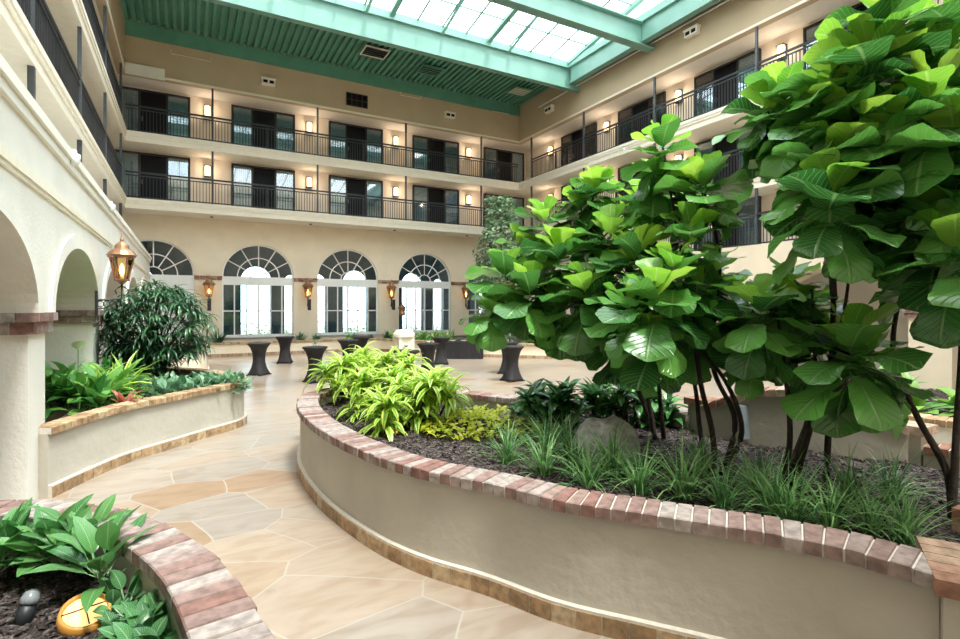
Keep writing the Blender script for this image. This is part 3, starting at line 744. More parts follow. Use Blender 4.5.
# ------------------------------------------------------------ planters
def normals(path):
    out = []
    for i in range(len(path)):
        t = path[min(i+1, len(path)-1)]-path[max(i-1, 0)]; t = Vector((t.x, t.y, 0)).normalized(); out.append(Vector((t.y, -t.x, 0)))   # points to the right of travel
    return out
def planter(name, pts, z_top, lab, cat='planter', depth=.28, inside=-1, kind='khaki', bh=.09, base=True, closed=False, top_fn=None, brick_w=.108, ox=None, capcol='cap', soilz=None):
    """pts: outer line; inside=-1: inside lies to the left of travel"""
    path = catmull([(x, y, 0) for x, y in pts], .12)
    org = Vector((pts[0][0], pts[0][1], 0))
    e = empty(name, org, lab, cat)
    nr = [v*(1 if inside > 0 else -1) for v in normals(path)]   # towards inside
    tf = top_fn or (lambda u: z_top)
    wl = MB(); m_ = len(path)
    for i in range(m_-1):
        a, c_, na, nc = path[i]-org, path[i+1]-org, nr[i], nr[i+1]; u0, u1 = i/(m_-1), (i+1)/(m_-1)
        z0, z1 = tf(u0)-bh, tf(u1)-bh; up = Vector((0,0,1)); tk = depth-.03
        A, B_ = a+na*.02, c_+nc*.02; A2, B2 = a+na*tk, c_+nc*tk
        wl.quad(A, B_, B_+up*z1, A+up*z0); wl.quad(B2, A2, A2+up*z0, B2+up*z1); wl.quad(A+up*z0, B_+up*z1, B2+up*z1, A2+up*z0)
    for (i) in (0, m_-1):
        a = path[i]-org; z0 = tf(i/(m_-1))-bh; up = Vector((0,0,1)); wl.quad(a+nr[i]*.02, a+nr[i]*(depth-.03), a+nr[i]*(depth-.03)+up*z0, a+nr[i]*.02+up*z0)
    wall = wl.build('planter_wall', M[kind], e, smooth=False)
    cp = catmull([(x, y, 0) for x, y in pts], brick_w); nn = [v*(1 if inside > 0 else -1) for v in normals(cp)]; cb = MB(); mo = MB(); mc = len(cp)
    for i in range(mc-1):
        a, c_ = cp[i]-org, cp[i+1]-org; t = (c_-a); l = t.length; t.normalize(); g = .006
        u = Vector((0,0,1)); za = tf(i/(mc-1)); zb = tf((i+1)/(mc-1)); jz = random.uniform(-.004,.004); jo = random.uniform(-.006,.006)
        a1, c1 = a+t*g-nn[i]*(.03+jo), c_-t*g-nn[i+1]*(.03+jo); a2, c2 = a+t*g+nn[i]*(depth), c_-t*g+nn[i+1]*(depth)
        bv = .008
        col = bcol(capcol)
        cb.hexa([a1+u*(za-bh), c1+u*(zb-bh), c2+u*(zb-bh), a2+u*(za-bh), a1+u*(za-bv+jz), c1+u*(zb-bv+jz), c2+u*(zb-bv+jz), a2+u*(za-bv+jz)], col)
        n_ = nn[i]*bv
        cb.hexa([a1+u*(za-bv+jz), c1+u*(zb-bv+jz), c2+u*(zb-bv+jz), a2+u*(za-bv+jz), a1+n_+t*bv*.6+u*(za+jz), c1+n_-t*bv*.6+u*(zb+jz), c2-n_-t*bv*.6+u*(zb+jz), a2-n_+t*bv*.6+u*(za+jz)], col)
        q1, q2 = a-nn[i]*.018, c_-nn[i+1]*.018
        mo.hexa([q1+u*(za-bh), q2+u*(zb-bh), c_+nn[i+1]*(depth-.01)+u*(zb-bh), a+nn[i]*(depth-.01)+u*(za-bh), q1+u*(za-.014), q2+u*(zb-.014), c_+nn[i+1]*(depth-.01)+u*(zb-.014), a+nn[i]*(depth-.01)+u*(za-.014)])
    cap = cb.build('brick_coping', M['brick'], e); mo.build('mortar', M['mortar'], cap)
    if base:
        tb = MB(); mt = MB(); tp = catmull([(x, y, 0) for x, y in pts], .19); nn = [v*(1 if inside > 0 else -1) for v in normals(tp)]; u = Vector((0,0,1))
        for i in range(len(tp)-1):
            a, c_ = tp[i]-org, tp[i+1]-org; t = (c_-a).normalized(); g = .005
            tb.hexa([a+t*g-nn[i]*.035, c_-t*g-nn[i+1]*.035, c_+nn[i+1]*.02, a+nn[i]*.02, a+t*g-nn[i]*.035+u*.135, c_-t*g-nn[i+1]*.035+u*.135, c_+nn[i+1]*.02+u*.135, a+nn[i]*.02+u*.135], bcol('tile'))
            mt.hexa([a-nn[i]*.028, c_-nn[i+1]*.028, c_+nn[i+1]*.02, a+nn[i]*.02, a-nn[i]*.028+u*.155, c_-nn[i+1]*.028+u*.155, c_+nn[i+1]*.02+u*.155, a+nn[i]*.02+u*.155])
        bo = tb.build('base_tiles', M['tile'], e); mt.build('mortar', M['mortar'], bo)
    return e, path, nr
def soil(name, poly, z, lab):
    """bumpy ground filling a polygon of xy points"""
    import mathutils.geometry as mg
    xs_ = [p[0] for p in poly]; ys_ = [p[1] for p in poly]; st = .10
    def inside(x, y):
        c = False; j = len(poly)-1
        for i in range(len(poly)):
            xi, yi = poly[i]; xj, yj = poly[j]
            if (yi > y) != (yj > y) and x < (xj-xi)*(y-yi)/(yj-yi)+xi: c = not c
            j = i
        return c
    b = MB(); idx = {}
    nx = int((max(xs_)-min(xs_))/st)+2; ny = int((max(ys_)-min(ys_))/st)+2; x0, y0 = min(xs_), min(ys_)
    def vid(i, j):
        if (i, j) not in idx:
            x, y = x0+i*st, y0+j*st; idx[(i, j)] = len(b.v)
            b.v.append((x, y, z+.035*noise.noise(Vector((x*1.3, y*1.3, 0)))+.02*noise.noise(Vector((x*5, y*5, 3)))))
        return idx[(i, j)]
    for i in range(nx):
        for j in range(ny):
            if inside(x0+(i+.5)*st, y0+(j+.5)*st): b.f.append((vid(i,j), vid(i+1,j), vid(i+1,j+1), vid(i,j+1)))
    # bark chips lying on top
    k = 0
    area = sum(1 for f in b.f)*st*st
    for _ in range(int(min(9000, area*520))):
        x, y = random.uniform(x0, max(xs_)), random.uniform(y0, max(ys_))
        if not inside(x, y): continue
        a = random.uniform(0, 2*PI); l = random.uniform(.012,.035); w_ = random.uniform(.006,.014); zz = z+.035*noise.noise(Vector((x*1.3, y*1.3, 0)))+.02*noise.noise(Vector((x*5, y*5, 3)))+random.uniform(.0,.012)
        c, s = math.cos(a), math.sin(a); tz = random.uniform(-.012,.012)
        pts = [(x+c*l-s*w_, y+s*l+c*w_, zz+tz), (x-c*l-s*w_, y-s*l+c*w_, zz-tz), (x-c*l+s*w_, y-s*l-c*w_, zz-tz), (x+c*l+s*w_, y+s*l-c*w_, zz+tz)]
        b.hexa([(p[0], p[1], p[2]) for p in pts[::-1]]+[(p[0], p[1], p[2]+.008) for p in pts[::-1]])
    o = b.build(name, M['mulch']); return tag(o, lab, 'mulch', kind='stuff')

MAIN = [(3.58,1.30), (3.45,1.77), (3.18,2.21), (2.80,2.72), (2.45,3.19), (2.17,3.79), (1.82,4.39), (1.57,5.16), (1.38,6.45), (1.42,8.0), (1.75,9.1), (2.5,9.5), (3.4,9.0), (4.15,8.1), (4.6,7.3), (5.3,6.5), (6.1,5.75), (6.1,4.8)]
_, PM, NM = planter('planter', MAIN, .93, 'large curved khaki stucco planter with brick coping in the middle of the atrium', inside=1)
def raised_top(u): return 1.10+.32*math.sin(PI*min(1, max(0, u)))
planter('planter_wall_section', [(5.98,4.62), (6.12,4.15), (6.35,3.6), (6.58,3.15), (6.82,2.80)], 1.2, 'taller arched stucco wall with brick coping at the back of the large planter', 'wall', inside=1, top_fn=raised_top, base=False, depth=.26, capcol='red')
planter('planter_wall_section', [(6.95,2.62), (7.02,2.2), (6.95,1.6), (6.4,.9), (5.2,.4)], .93, 'low brick-topped planter wall behind the slanted fig trunk at the right', 'wall', inside=1, base=True, capcol='red')
def ppier(x, y, w_, h, lab, kind='khaki', rz=0):
    e = empty('planter_pier', (x, y, 0), lab, 'pier', rz=rz)
    q = MB(); q.box(-w_/2, w_/2, -w_/2, w_/2, 0, h-.09); q.build('shaft', M[kind], e)
    q = MB(); k = max(2, round(w_/.11)); s = (w_+.08)/k
    for i in range(k): q.box(-w_/2-.04+i*s+.004, -w_/2-.04+(i+1)*s-.004, -w_/2-.04, w_/2+.04, h-.09, h, bcol('red'))
    c = q.build('brick_coping', M['brick'], e); q = MB(); q.box(-w_/2-.03, w_/2+.03, -w_/2-.03, w_/2+.03, h-.088, h-.008); q.build('mortar', M['mortar'], c)
ppier(6.02, 4.72, .26, 1.15, 'small square pier at the left end of the arched planter wall')
ppier(6.90, 2.74, .26, 1.10, 'small square pier at the right end of the arched planter wall')
ppier(3.90, 1.15, .55, .93, 'stucco pier with red brick top closing the large planter at the lower right', kind='khaki', rz=.5)
q = MB(); 
e = empty('brick_pier', (5.06, 1.60, .62), 'stub of stacked red brick rising behind the planter wall at the right edge', 'pier')
for i in range(3):
    q = MB(); q.box(-.14+random.uniform(-.006,.006), .14, -.11, .11, i*.095, i*.095+.085, bcol('red')); q.build('brick', M['brick'], e)
q = MB(); q.box(-.125, .125, -.10, .10, 0, .27); q.build('mortar', M['mortar'], e)
SZ = .72
soil('mulch', [tuple((PM[i]+NM[i]*.16).xy) for i in range(0, len(PM), 2)]+[(5.95,4.55), (6.2,3.7), (6.6,2.9), (6.75,1.7), (6.2,.95), (4.2,1.0)], SZ, 'dark shredded bark mulch filling the large central planter')

# left planter beyond the first pier
LP_ = [(-1.50,8.30), (-.89,9.50), (-.2,10.25), (.2,10.68), (.75,11.2), (1.02,11.7), (.95,12.6), (.5,13.9), (-.5,15.2), (-1.5,15.6)]
_, PL, NL = planter('planter', LP_, .88, 'curved stucco planter with brick rim against the left arcade', inside=-1, kind='khaki', capcol='tile', brick_w=.11, depth=.24)
soil('mulch', [tuple((PL[i]+NL[i]*.15).xy) for i in range(0, len(PL), 2)], .72, 'dark mulch in the planter against the left arcade')
# front-left planter
FP = [(.38,1.7), (.30,2.46), (.13,3.38), (-.17,4.12), (-.49,4.59), (-1.0,5.05), (-1.5,5.25)]
_, PF, NF = planter('planter', FP, .93, 'low curved planter with wide weathered brick rim in the lower left foreground', inside=-1, depth=.27, brick_w=.13, bh=.08)
soil('mulch', [(.22,1.2)]+[tuple((PF[i]+NF[i]*.15).xy) for i in range(0, len(PF), 2)]+[(-1.55,5.0), (-1.55,1.2)], .62, 'dark mulch in the foreground planter at the lower left')
# farther left planter
planter('planter', [(-1.6,19.4), (-.1,19.45), (.45,19.9), (.62,20.8), (.62,22.6), (.2,23.4), (-1.5,23.6)], .95, 'distant cream planter with brick rim beyond the big dark bush', inside=-1, kind='cream', capcol='tile')
# back planter, bending out to the right
BP = [(-1.5,27.45), (1.5,27.45), (5,27.45), (8.2,27.4), (9.4,25.7), (10.8,23.1), (12.5,20.95), (14.4,19.1), (16.3,17.7), (17.0,17.0)]
_, PB, NB = planter('planter', BP, .66, 'long low cream planter below the arched windows at the back', inside=-1, kind='cream', capcol='tile', brick_w=.16)
soil('mulch', [tuple((PB[i]+NB[i]*.15).xy) for i in range(0, len(PB), 2)]+[(17.1,28.7), (-1.5,28.7)], .58, 'mulch in the long planter below the back windows')
# right planters near the arcade
planter('planter', [(8.9,1.2), (8.6,2.4), (8.4,3.3), (8.7,4.4), (9.6,5.2), (11.5,5.7)], .93, 'brick-rimmed planter with broad leaved plants at the far right', inside=1, kind='white_stucco', capcol='tile')
soil('mulch', [(9.1,1.2), (8.62,3.3), (8.9,4.3), (9.7,5.0), (11.5,5.5), (13,3), (12,1)], .8, 'mulch in the planter at the far right')

# ------------------------------------------------------------ plants
def pf_strap(u): return max(.05, min(1, u*5+.45))*(1-max(0, (u-.45)/.55)**1.6)+.02
def pf_lance(u): return math.sin(PI*min(1, max(0, u))**.8)**.9+.03 if 0 < u < 1 else .04
def pf_blade(u): return (1-u**1.5)*.9+.1
def pf_fig(u):
    pts = [(0,.12),(.08,.40),(.2,.60),(.38,.72),(.55,.86),(.7,.99),(.82,1.0),(.91,.84),(.97,.52),(1,.10)]
    for (a, x), (c, y) in zip(pts[:-1], pts[1:]):
        if u <= c: return x+(y-x)*(u-a)/(c-a)
    return .1
def pf_heart(u): return (min(1, .35+u*4))*(1-u**1.8)+.02
GA = 2.39996
def clump(name, loc, mat, lab, cat, nl, L, W, prof, el=(.6,1.4), bend=(1.0,1.8), group=None, n=6, m=2, fold=.2, wave=0, spread=.08, petiole=0, part='foliage', stems=None):
    e = empty(name, loc, lab, cat, group); b = MB()
    heads = stems or [(0,0,0)]
    for (hx, hy, hz) in heads:
        for i in range(nl):
            az = i*GA+random.uniform(-.3,.3); f = (i+.5)/nl
            b.leaf((hx+random.uniform(-spread,spread), hy+random.uniform(-spread,spread), hz-f*.06), az, el[1]+(el[0]-el[1])*f+random.uniform(-.12,.12), L*random.uniform(.7,1.1), W*random.uniform(.8,1.15), prof, random.uniform(*bend), n=n, m=m, fold=fold, wave=wave, roll=random.uniform(-.4,.4), petiole=petiole*random.uniform(.6,1.2))
    b.build(part, mat, e, smooth=True)
    if stems:
        s = MB()
        for (hx, hy, hz) in heads: s.tube([(hx*.3, hy*.3, -.05), (hx*.7, hy*.7, hz*.5), (hx, hy, hz+.03)], [.018,.015,.012], 6)
        s.build('stem', M['bark'], e)
    return e
# yellow-green dracaenas
DR = [(345,402,'at the far left tip of the planter'), (372,415,'behind the front brick rim, left one'), (402,428,'nearest the front brick rim'), (362,392,'rearmost of the clump'), (392,398,'behind the front dracaena'), (425,424,'at the right end of the clump next to the lime groundcover')]
for i, (x, y, t) in enumerate(DR):
    p = G(x, y, SZ); st = [(random.uniform(-.34,.34), random.uniform(-.34,.34), random.uniform(.12,.66)) for _ in range(8)]
    clump('dracaena', p, M['dracaena'], 'yellow-green striped dracaena %s' % t, 'plant', 22, .50, .085, pf_strap, (-.1,1.35), (1.2,2.0), 'yellow-green dracaenas', stems=st, spread=.02)
# lime ground cover
b = MB(); c0 = G(482, 428, SZ)
for i in range(900):
    a = random.random()*2*PI; r = math.sqrt(random.random()); x = c0.x+r*math.cos(a)*.85; y = c0.y+r*math.sin(a)*.75
    b.leaf((x, y, SZ+random.uniform(.02,.20*(1-r*r)+.06)), random.random()*6.28, random.uniform(0,1.0), random.uniform(.06,.12), random.uniform(.05,.08), pf_heart, random.uniform(.3,1), n=3, m=2)
o = b.build('groundcover', M['limeleaf'], smooth=True); tag(o, 'lime yellow leafy groundcover beside the round grey rock', 'groundcover', kind='stuff')
# rocks
def rock(loc, sx, sy, sz, mat, lab, seed=0, nm='rock'):
    b = MB(); nu, nv = 26, 16
    prof = []
    for j in range(nv+1):
        t = PI*j/nv-PI/2
        for i in range(nu):
            a = 2*PI*i/nu; d = Vector((math.cos(t)*math.cos(a), math.cos(t)*math.sin(a), math.sin(t)))
            k = 1+.22*noise.noise(d*1.6+Vector((seed,0,0)))+.07*noise.noise(d*5+Vector((seed,3,0)))
            b.v.append((d.x*sx*k, d.y*sy*k, d.z*sz*k))
    for j in range(nv):
        for i in range(nu): b.f.append((j*nu+i, j*nu+(i+1) % nu, (j+1)*nu+(i+1) % nu, (j+1)*nu+i))
    o = b.build(nm, mat, smooth=True, loc=loc); tag(o, lab, 'rock'); return o
p = G(516, 426, SZ); rock((p.x, p.y, SZ+.06), .24, .22, .19, M['rock'], 'rounded grey boulder beside the lime groundcover', 1)
p = G(605, 458, SZ); rock((p.x, p.y, SZ+.12), .40, .30, .32, M['rock'], 'large rough grey boulder behind the grass tufts', 5)
p = G(180, 378, .72); 
# dark glossy cast-iron plants
for i, (x, y, t) in enumerate(((532,428,'left one beside the boulder'), (545,421,'rear one of the group'), (568,428,'between boulder and big rock'), (598,424,'above the large rough boulder'), (628,426,'beside the thin fig stems'), (655,426,'right of the thin fig stems'))):
    st = [(random.uniform(-.26,.26), random.uniform(-.2,.2), random.uniform(.08,.50)) for _ in range(7)]
    clump('leafy_shrub', G(x, y, SZ), M['cast'], 'dark glossy broad-leaved shrub, %s' % t, 'plant', 14, .30, .115, pf_lance, (-.1,1.3), (.5,1.4), 'dark glossy shrubs', fold=.25, spread=.02, stems=st)
# liriope tufts
TU = [(508,462),(543,474),(566,446),(588,488),(575,466),(640,492),(612,478),(684,498),(722,508),(757,492),(792,522),(830,530),(852,506),(872,534),(905,542),(700,478),(890,500),(548,452),(775,515)]
def where(x, y):
    row = 'along the front brick rim' if y > 486 else ('in the middle of the bed' if y > 464 else 'at the back of the bed')
    return row
lia = []
for v_ in range(4):
    lia.append(None)
for i, (x, y) in enumerate(TU):
    p = G(x, y, SZ); s = random.uniform(.85,1.15)
    ordw = sum(1 for (a, c_) in TU if where(a, c_) == where(x, y) and a < x)+1
    lab = 'dark green grassy tuft %s, number %d from the left' % (where(x, y), ordw)
    words = ['leftmost', 'second from the left', 'third from the left', 'fourth from the left', 'fifth from the left', 'sixth from the left', 'seventh from the left', 'eighth from the left', 'ninth from the left', 'tenth from the left', 'eleventh from the left', 'twelfth from the left']
    lab = 'dark green grassy tuft %s, %s' % (where(x, y), words[min(11, ordw-1)])
    k = i % 4
    if lia[k] is None:
        lia[k] = clump('grass_tuft', p, M['grass'], lab, 'plant', 75, .56, .017, pf_blade, (.75,1.52), (.5,2.0), 'grassy tufts in the central planter', n=6, m=2, spread=.05)
    else: dup(lia[k], p, random.random()*6, lab, scale=s)

# ---- fiddle-leaf figs
def fig_tree(lab, base, stems, ros, size=.36, name='fig_tree', young=.3, lv=19, seedv=0):
    random.seed(100+seedv)
    base = Vector(base); e = empty(name, base, lab, 'tree'); bo = MB(); by = MB(); tr = MB(); samples = []
    for st in stems:
        pts = catmull(st, .08); r0, r1 = .030, .012
        if len(st) and isinstance(st[0], Vector): pass
        m_ = len(pts); rs = [r0+(r1-r0)*i/(m_-1) for i in range(m_)]
        tr.tube([p-base for p in pts], rs, 8); samples += [p for p in pts[m_//3:]]
    for (x, y, Z, s) in ros:
        c = P(x, y, Z)
        near = min(samples, key=lambda q: (q-c).length+(1.0 if q.z > c.z else 0))
        mid = near.lerp(c, .5)+Vector((0,0,-.05)); tr.tube([near-base, mid-base, c-base], [.014,.012,.009], 6)
        Ls = size*s
        for i in range(lv):
            f = (i+.5)/lv; az = i*GA+random.uniform(-.25,.25)+x
            el = 1.25-2.1*f+random.uniform(-.25,.25); yng = f < young
            L = Ls*(.55+.5*min(1, f*2.2))*random.uniform(.85,1.15)
            tgt = by if yng else bo
            zz = c-Vector((0,0,f*.34*s))
            tgt.leaf(tuple(zz-base), az, el, L, L*random.uniform(.76,.92), pf_fig, random.uniform(.1,.8)+.3*f, n=9, m=6, fold=random.uniform(.03,.22), wave=.10, roll=random.uniform(-.5,.5), petiole=.05*s)
    tr.build('trunk', M['bark'], e, smooth=True)
    bo.build('foliage', M['fig'], e, smooth=True); by.build('young_foliage', M['figyoung'], e, smooth=True)
    return e
def stem(pts): return [P(*p) for p in pts]
bs = G(655, 440, SZ)
Zb = F*(H-SZ)/(440-HOR)
R1 = [(505,283,6.6,1.0),(490,318,6.4,.8),(545,225,7.0,.9),(580,212,6.9,.9),(560,262,6.5,1.1),(530,300,6.2,1.0),(595,195,6.8,.9),(610,245,6.3,1.1),(585,300,6.0,1.1),(560,318,6.3,.9),(640,205,6.6,.9),(635,270,5.9,1.1),(625,345,5.9,1.0),(600,285,6.7,1),(660,235,6.4,1),(640,330,6.6,1),(520,255,7.2,.8),(590,322,7.0,1.0),(545,290,6.9,1.0),(625,225,7.0,1.0)]
fig_tree('wide fiddle-leaf fig with rounded crown at the left of the central planter', bs,
  [[bs, P(648,400,6.5), P(630,350,6.4), P(600,280,6.4), P(585,230,6.7)], [bs+Vector((.05,.03,0)), P(640,395,6.6), P(610,330,6.3), P(560,290,6.5)], [bs+Vector((.1,-.05,0)), P(660,400,6.3), P(655,330,6.1), P(645,250,6.3)]], [(x, y-15 if y > 240 else y-10, Z, q_) for x, y, Z, q_ in R1]+[(597,180,6.9,.8)], size=.42, seedv=1)
bs = G(716, 478, SZ)
R2 = [(662,150,5.6,1.0),(655,185,5.8,.9),(700,190,5.3,1.0),(690,235,5.2,1.0),(675,275,5.0,1.15),(655,300,4.8,1.15),(700,295,5.1,1.0),(715,275,5.4,.9),(650,340,5.0,.9),(690,325,5.3,.9),(630,310,5.4,1.0),(640,255,5.6,1.0),(705,325,5.5,.9),(680,200,5.9,.9),(735,300,5.6,.9),]
fig_tree('tall multi-stemmed fiddle-leaf fig in the centre of the bed', bs,
  [[bs, P(712,430,5.25), P(700,380,5.2), P(690,300,5.2), P(670,190,5.6)], [bs+Vector((.08,.0,0)), P(735,420,5.3), P(712,360,5.3), P(720,260,5.4), P(705,200,5.4)], [bs+Vector((.12,.05,0)), P(742,430,5.2), P(718,370,5.2), P(660,320,5.0)], [bs+Vector((-.05,.05,0)), P(700,430,5.4), P(690,370,5.4), P(650,330,5.2)]], [(x, y-11, Z, q_) for x, y, Z, q_ in R2]+[(706,172,5.4,.9)], size=.38, seedv=2)
bs = G(786, 488, SZ)
R3 = [(850,336,4.2,1.1),(866,350,4.3,.8),(760,300,4.6,.9),(800,300,4.9,.9),(790,275,5.0,.8),(835,325,4.9,.9),(770,300,5.3,.9),(752,335,5.0,.8),(815,345,4.9,.7)]
fig_tree('fiddle-leaf fig with a low rosette of huge leaves in front of the arched wall', bs,
  [[bs, P(797,450,4.6), P(815,410,4.4), P(850,380,3.9)], [bs+Vector((.04,.03,0)), P(805,430,4.8), P(815,380,4.8), P(812,290,4.8)], [bs+Vector((-.04,.03,0)), P(790,440,4.8), P(785,370,4.8), P(775,300,4.8)], [bs+Vector((.06,-.03,0)), P(810,430,4.6), P(840,330,4.6), P(850,270,4.7)]], R3, size=.42, seedv=3)
bs = G(825, 500, SZ)
R4 = [(880,8,4.3,1.15),(868,48,4.1,1.1),(840,75,4.3,1.0),(815,100,4.5,1.0),(780,88,4.9,.9),(765,105,5.0,.9),(905,60,4.2,1.1),(850,110,4.2,1.1),(880,125,4.0,1.1),(830,150,4.2,1.05),(805,140,4.7,.9),(828,188,4.0,1.0),(870,165,4.4,1.0),(850,200,4.6,.9),(785,125,5.1,.8),(900,150,4.6,1.0)]
fig_tree('tallest fiddle-leaf fig with crown reaching the top of the view at the right', bs,
  [[bs, P(829,420,4.7), P(833,320,4.6), P(836,220,4.5), P(850,120,4.3), P(872,40,4.3)], [P(834,300,4.6), P(825,200,4.5), P(800,130,4.7), P(775,115,4.9)], [P(838,220,4.5), P(875,150,4.3), P(900,80,4.3)]], R4, size=.42, seedv=4)
bs = G(952, 520, SZ)
R5 = [(940,60,4.3,1.0),(930,95,3.9,1.1),(955,130,3.9,1.1),(925,150,4.2,1.0),(950,185,3.9,1.05),(905,195,4.3,.9),(935,225,4.0,1.1),(955,240,3.7,1.1),(908,225,4.5,.8),(925,200,4.6,1.0),(958,90,4.6,1.0),(958,20,4.3,1.0),(958,262,4.4,.8)]
fig_tree('fiddle-leaf fig at the right edge with a slanting bare trunk', bs,
  [[bs, P(946,470,4.2), P(915,412,4.3), P(893,350,4.5), P(905,270,4.4), P(925,160,4.3)], [bs, P(956,440,4.15), P(962,330,4.1), P(955,240,4.1), P(948,130,4.2)]], R5, size=.42, seedv=5)
random.seed(33)
# variegated climbing tree at the back right
def small_leaf_tree(name, lab, base, top, rx, ry, mat, nleaf, L, W, cat='tree', trunk=True, dens=None, shape=None):
    base = Vector(base); e = empty(name, base, lab, cat); b = MB(); h = top-base.z
    for i in range(nleaf):
        u = random.random(); a = random.random()*6.28; k = (shape(u) if shape else 1)*(1+.25*noise.noise(Vector((a*1.2, u*7, 1)))); r = math.sqrt(random.uniform(.25,1))*k
        b.leaf((rx*r*math.cos(a), ry*r*math.sin(a), u*h), a+random.uniform(-1,1), random.uniform(-.9,.8), L*random.uniform(.7,1.2), W*random.uniform(.8,1.2), pf_lance, random.uniform(.2,1.2), n=3, m=2)
    b.build('foliage', mat, e, smooth=True)
    if trunk:
        t = MB(); t.tube([(0,0,-.1), (.05,0,h*.5), (0,.03,h*.9)], [.07,.05,.02], 8); t.build('trunk', M['bark'], e)
    return e
small_leaf_tree('variegated_tree', 'tall slim pale variegated tree in the back right corner of the atrium', (13.3,21.9,.58), 7.6, 1.2, 1.0, M['vine'], 7500, .20, .12, shape=lambda u: .55+.5*math.sin(PI*min(1, u*1.05))*(1 if u < .8 else .7))
# big dark weeping bush in the left planter
bc = P(158, 332, 11.6); base = Vector((bc.x, bc.y, .72)); e = empty('weeping_shrub', base, 'large dark weeping shrub beside the arcade lantern', 'shrub')
b = MB(); tr = MB(); rel = bc-base
for i in range(230):
    a = random.random()*6.28; t = math.asin(random.uniform(-.75,1)); r = random.uniform(.45,1)**.5
    c = rel+Vector((1.06*r*math.cos(t)*math.cos(a), .95*r*math.cos(t)*math.sin(a), .08+1.0*r*math.sin(t)))
    c.x -= .12*(1-c.z) if c.z < 1 else 0
    if i % 6 == 0: tr.tube([(random.uniform(-.12,.12), random.uniform(-.12,.12), -.05), tuple(Vector((c.x*.3, c.y*.3, c.z*.6))), tuple(c)], [.02,.014,.008], 5)
    for k in range(11):
        b.leaf(tuple(c), k*GA+i, random.uniform(-.2,.9), random.uniform(.26,.42), .045, pf_strap, random.uniform(1.2,2.2), n=5, m=2, fold=.3)
for i in range(110):   # fronds hanging down to the bed
    a = random.random()*6.28; r = random.uniform(.1,.6); c = Vector((-.25+r*math.cos(a)*.9, r*math.sin(a), random.uniform(.15,.9)))
    for k in range(9): b.leaf(tuple(c), k*GA+i, random.uniform(-.2,.9), random.uniform(.3,.5), .05, pf_strap, random.uniform(1.2,2.2), n=5, m=2, fold=.3)
b.build('foliage', M['bush'], e, smooth=True); tr.build('stem', M['bark'], e)
# left planter plants
for i, (x, y, t) in enumerate(((55,408,'nearest the white pier'), (75,404,'behind the brick rim'), (62,398,'rear left one'), (100,400,'next to the reddish plant'), (92,408,'at the front'), (110,392,'below the dark shrub'))):
    clump('leafy_plant', G(x, y, .72), M['lily'], 'deep green broad-leaved plant in the left planter, %s' % t, 'plant', 50, .58, .16, pf_lance, (.3,1.5), (.6,1.5), 'broad-leaved plants in the left planter', fold=.2, spread=.2, petiole=.22)
for i, (x, y, t) in enumerate(((100,400,'left one'), (120,395,'right one'))):
    clump('dracaena', G(x, y, .72), M['dracaena'], 'yellow-green strap-leaf plant in the left planter, %s' % t, 'plant', 50, .95, .075, pf_strap, (.4,1.5), (.8,1.8), None, spread=.14)
clump('bromeliad', G(124, 410, .74), M['redleaf'], 'reddish leaved bromeliad in the left planter', 'plant', 22, .42, .09, pf_strap, (.3,1.4), (.5,1.2), spread=.03)
p = G(78, 402, .72); e = empty('peace_lily_flower', (p.x, p.y, .72), 'single white bloom above the green leaves in the left planter', 'flower')
q = MB(); q.tube([(0,0,0),(0,.01,.92)], .006, 5); q.build('stem', M['lily'], e)
q = MB(); q.leaf((0,0,.90), -1.2, .9, .24, .20, pf_lance, .4, n=5, m=4, fold=.4); q.v = q.v; q.build('petal', M['petal'], e, smooth=True)
SV = [(150,388),(165,391),(182,388),(196,389),(208,386),(222,385),(236,384),(172,384),(202,383),(228,382)]
for i, (x, y) in enumerate(SV):
    ww = ['leftmost','second from the left','fourth from the left','fifth from the left','seventh from the left','eighth from the left','rightmost','third from the left','sixth from the left','ninth from the left'][i]
    clump('trailing_plant', G(x, min(y+6, 396), .72), M['silver'], 'silvery green low plant behind the rim of the left planter, %s' % ww, 'plant', 46, .22, .085, pf_lance, (.2,1.35), (.3,1.2), 'silvery plants in the left planter', n=4, spread=.2, petiole=.2)
rock((.15, 18.9, .35) if 0 else tuple(P(180, 372, 17.5)), .42, .35, .28, M['rockb'], 'low rounded brown stone by the far left planter', 9)
# foreground plants
for i, (x, y, t, L_) in enumerate(((8,578,'at the left edge',.28), (66,582,'in the middle of the group',.28), (104,598,'with the longest leaf over the bricks',.32), (-6,588,'cut by the left edge of the view',.28), (48,578,'rearmost of the group',.28), (86,574,'rear right one',.28))):
    clump('aglaonema', G(x, y, .62), M['aglaonema'], 'mottled green broad-leaved plant, %s' % t, 'plant', 17, L_, .12, pf_lance, (.3,1.35), (.3,1.0), 'mottled foreground plants', n=8, m=4, fold=.2, wave=.06, spread=.03, petiole=.15, stems=[(0,0,.14)])
for i, (x, y, t) in enumerate(((134,640,'beside the amber lamp'), (148,625,'against the brick rim'), (165,655,'at the bottom edge'), (118,690,'in front of the amber lamp'), (138,672,'lowest in the view'), (118,612,'behind the amber lamp'), (160,635,'farthest right'))):
    clump('prayer_plant', G(x, y, .62), M['prayer'], 'small striped prayer plant %s' % t, 'plant', 26, .14, .09, pf_lance, (.1,1.2), (.2,1.0), 'striped prayer plants', n=7, m=4, fold=.12, spread=.08, petiole=.10)
p = G(22, 622, .62); e = empty('garden_spotlight', (p.x, p.y, .62), 'grey bullet spotlight on the mulch at the lower left', 'spotlight')
ax = Vector((.25,.3,.9)).normalized()
q = MB(); q.tube([Vector((0,0,-.02)), ax*.09], [.045,.042], 14); q.build('body', M['black'], e, True)
q = MB(); q.tube([ax*.09, ax*.12, ax*.15, ax*.165], [.048,.046,.034,.01], 14); q.build('lens', M['lens'], e, True)
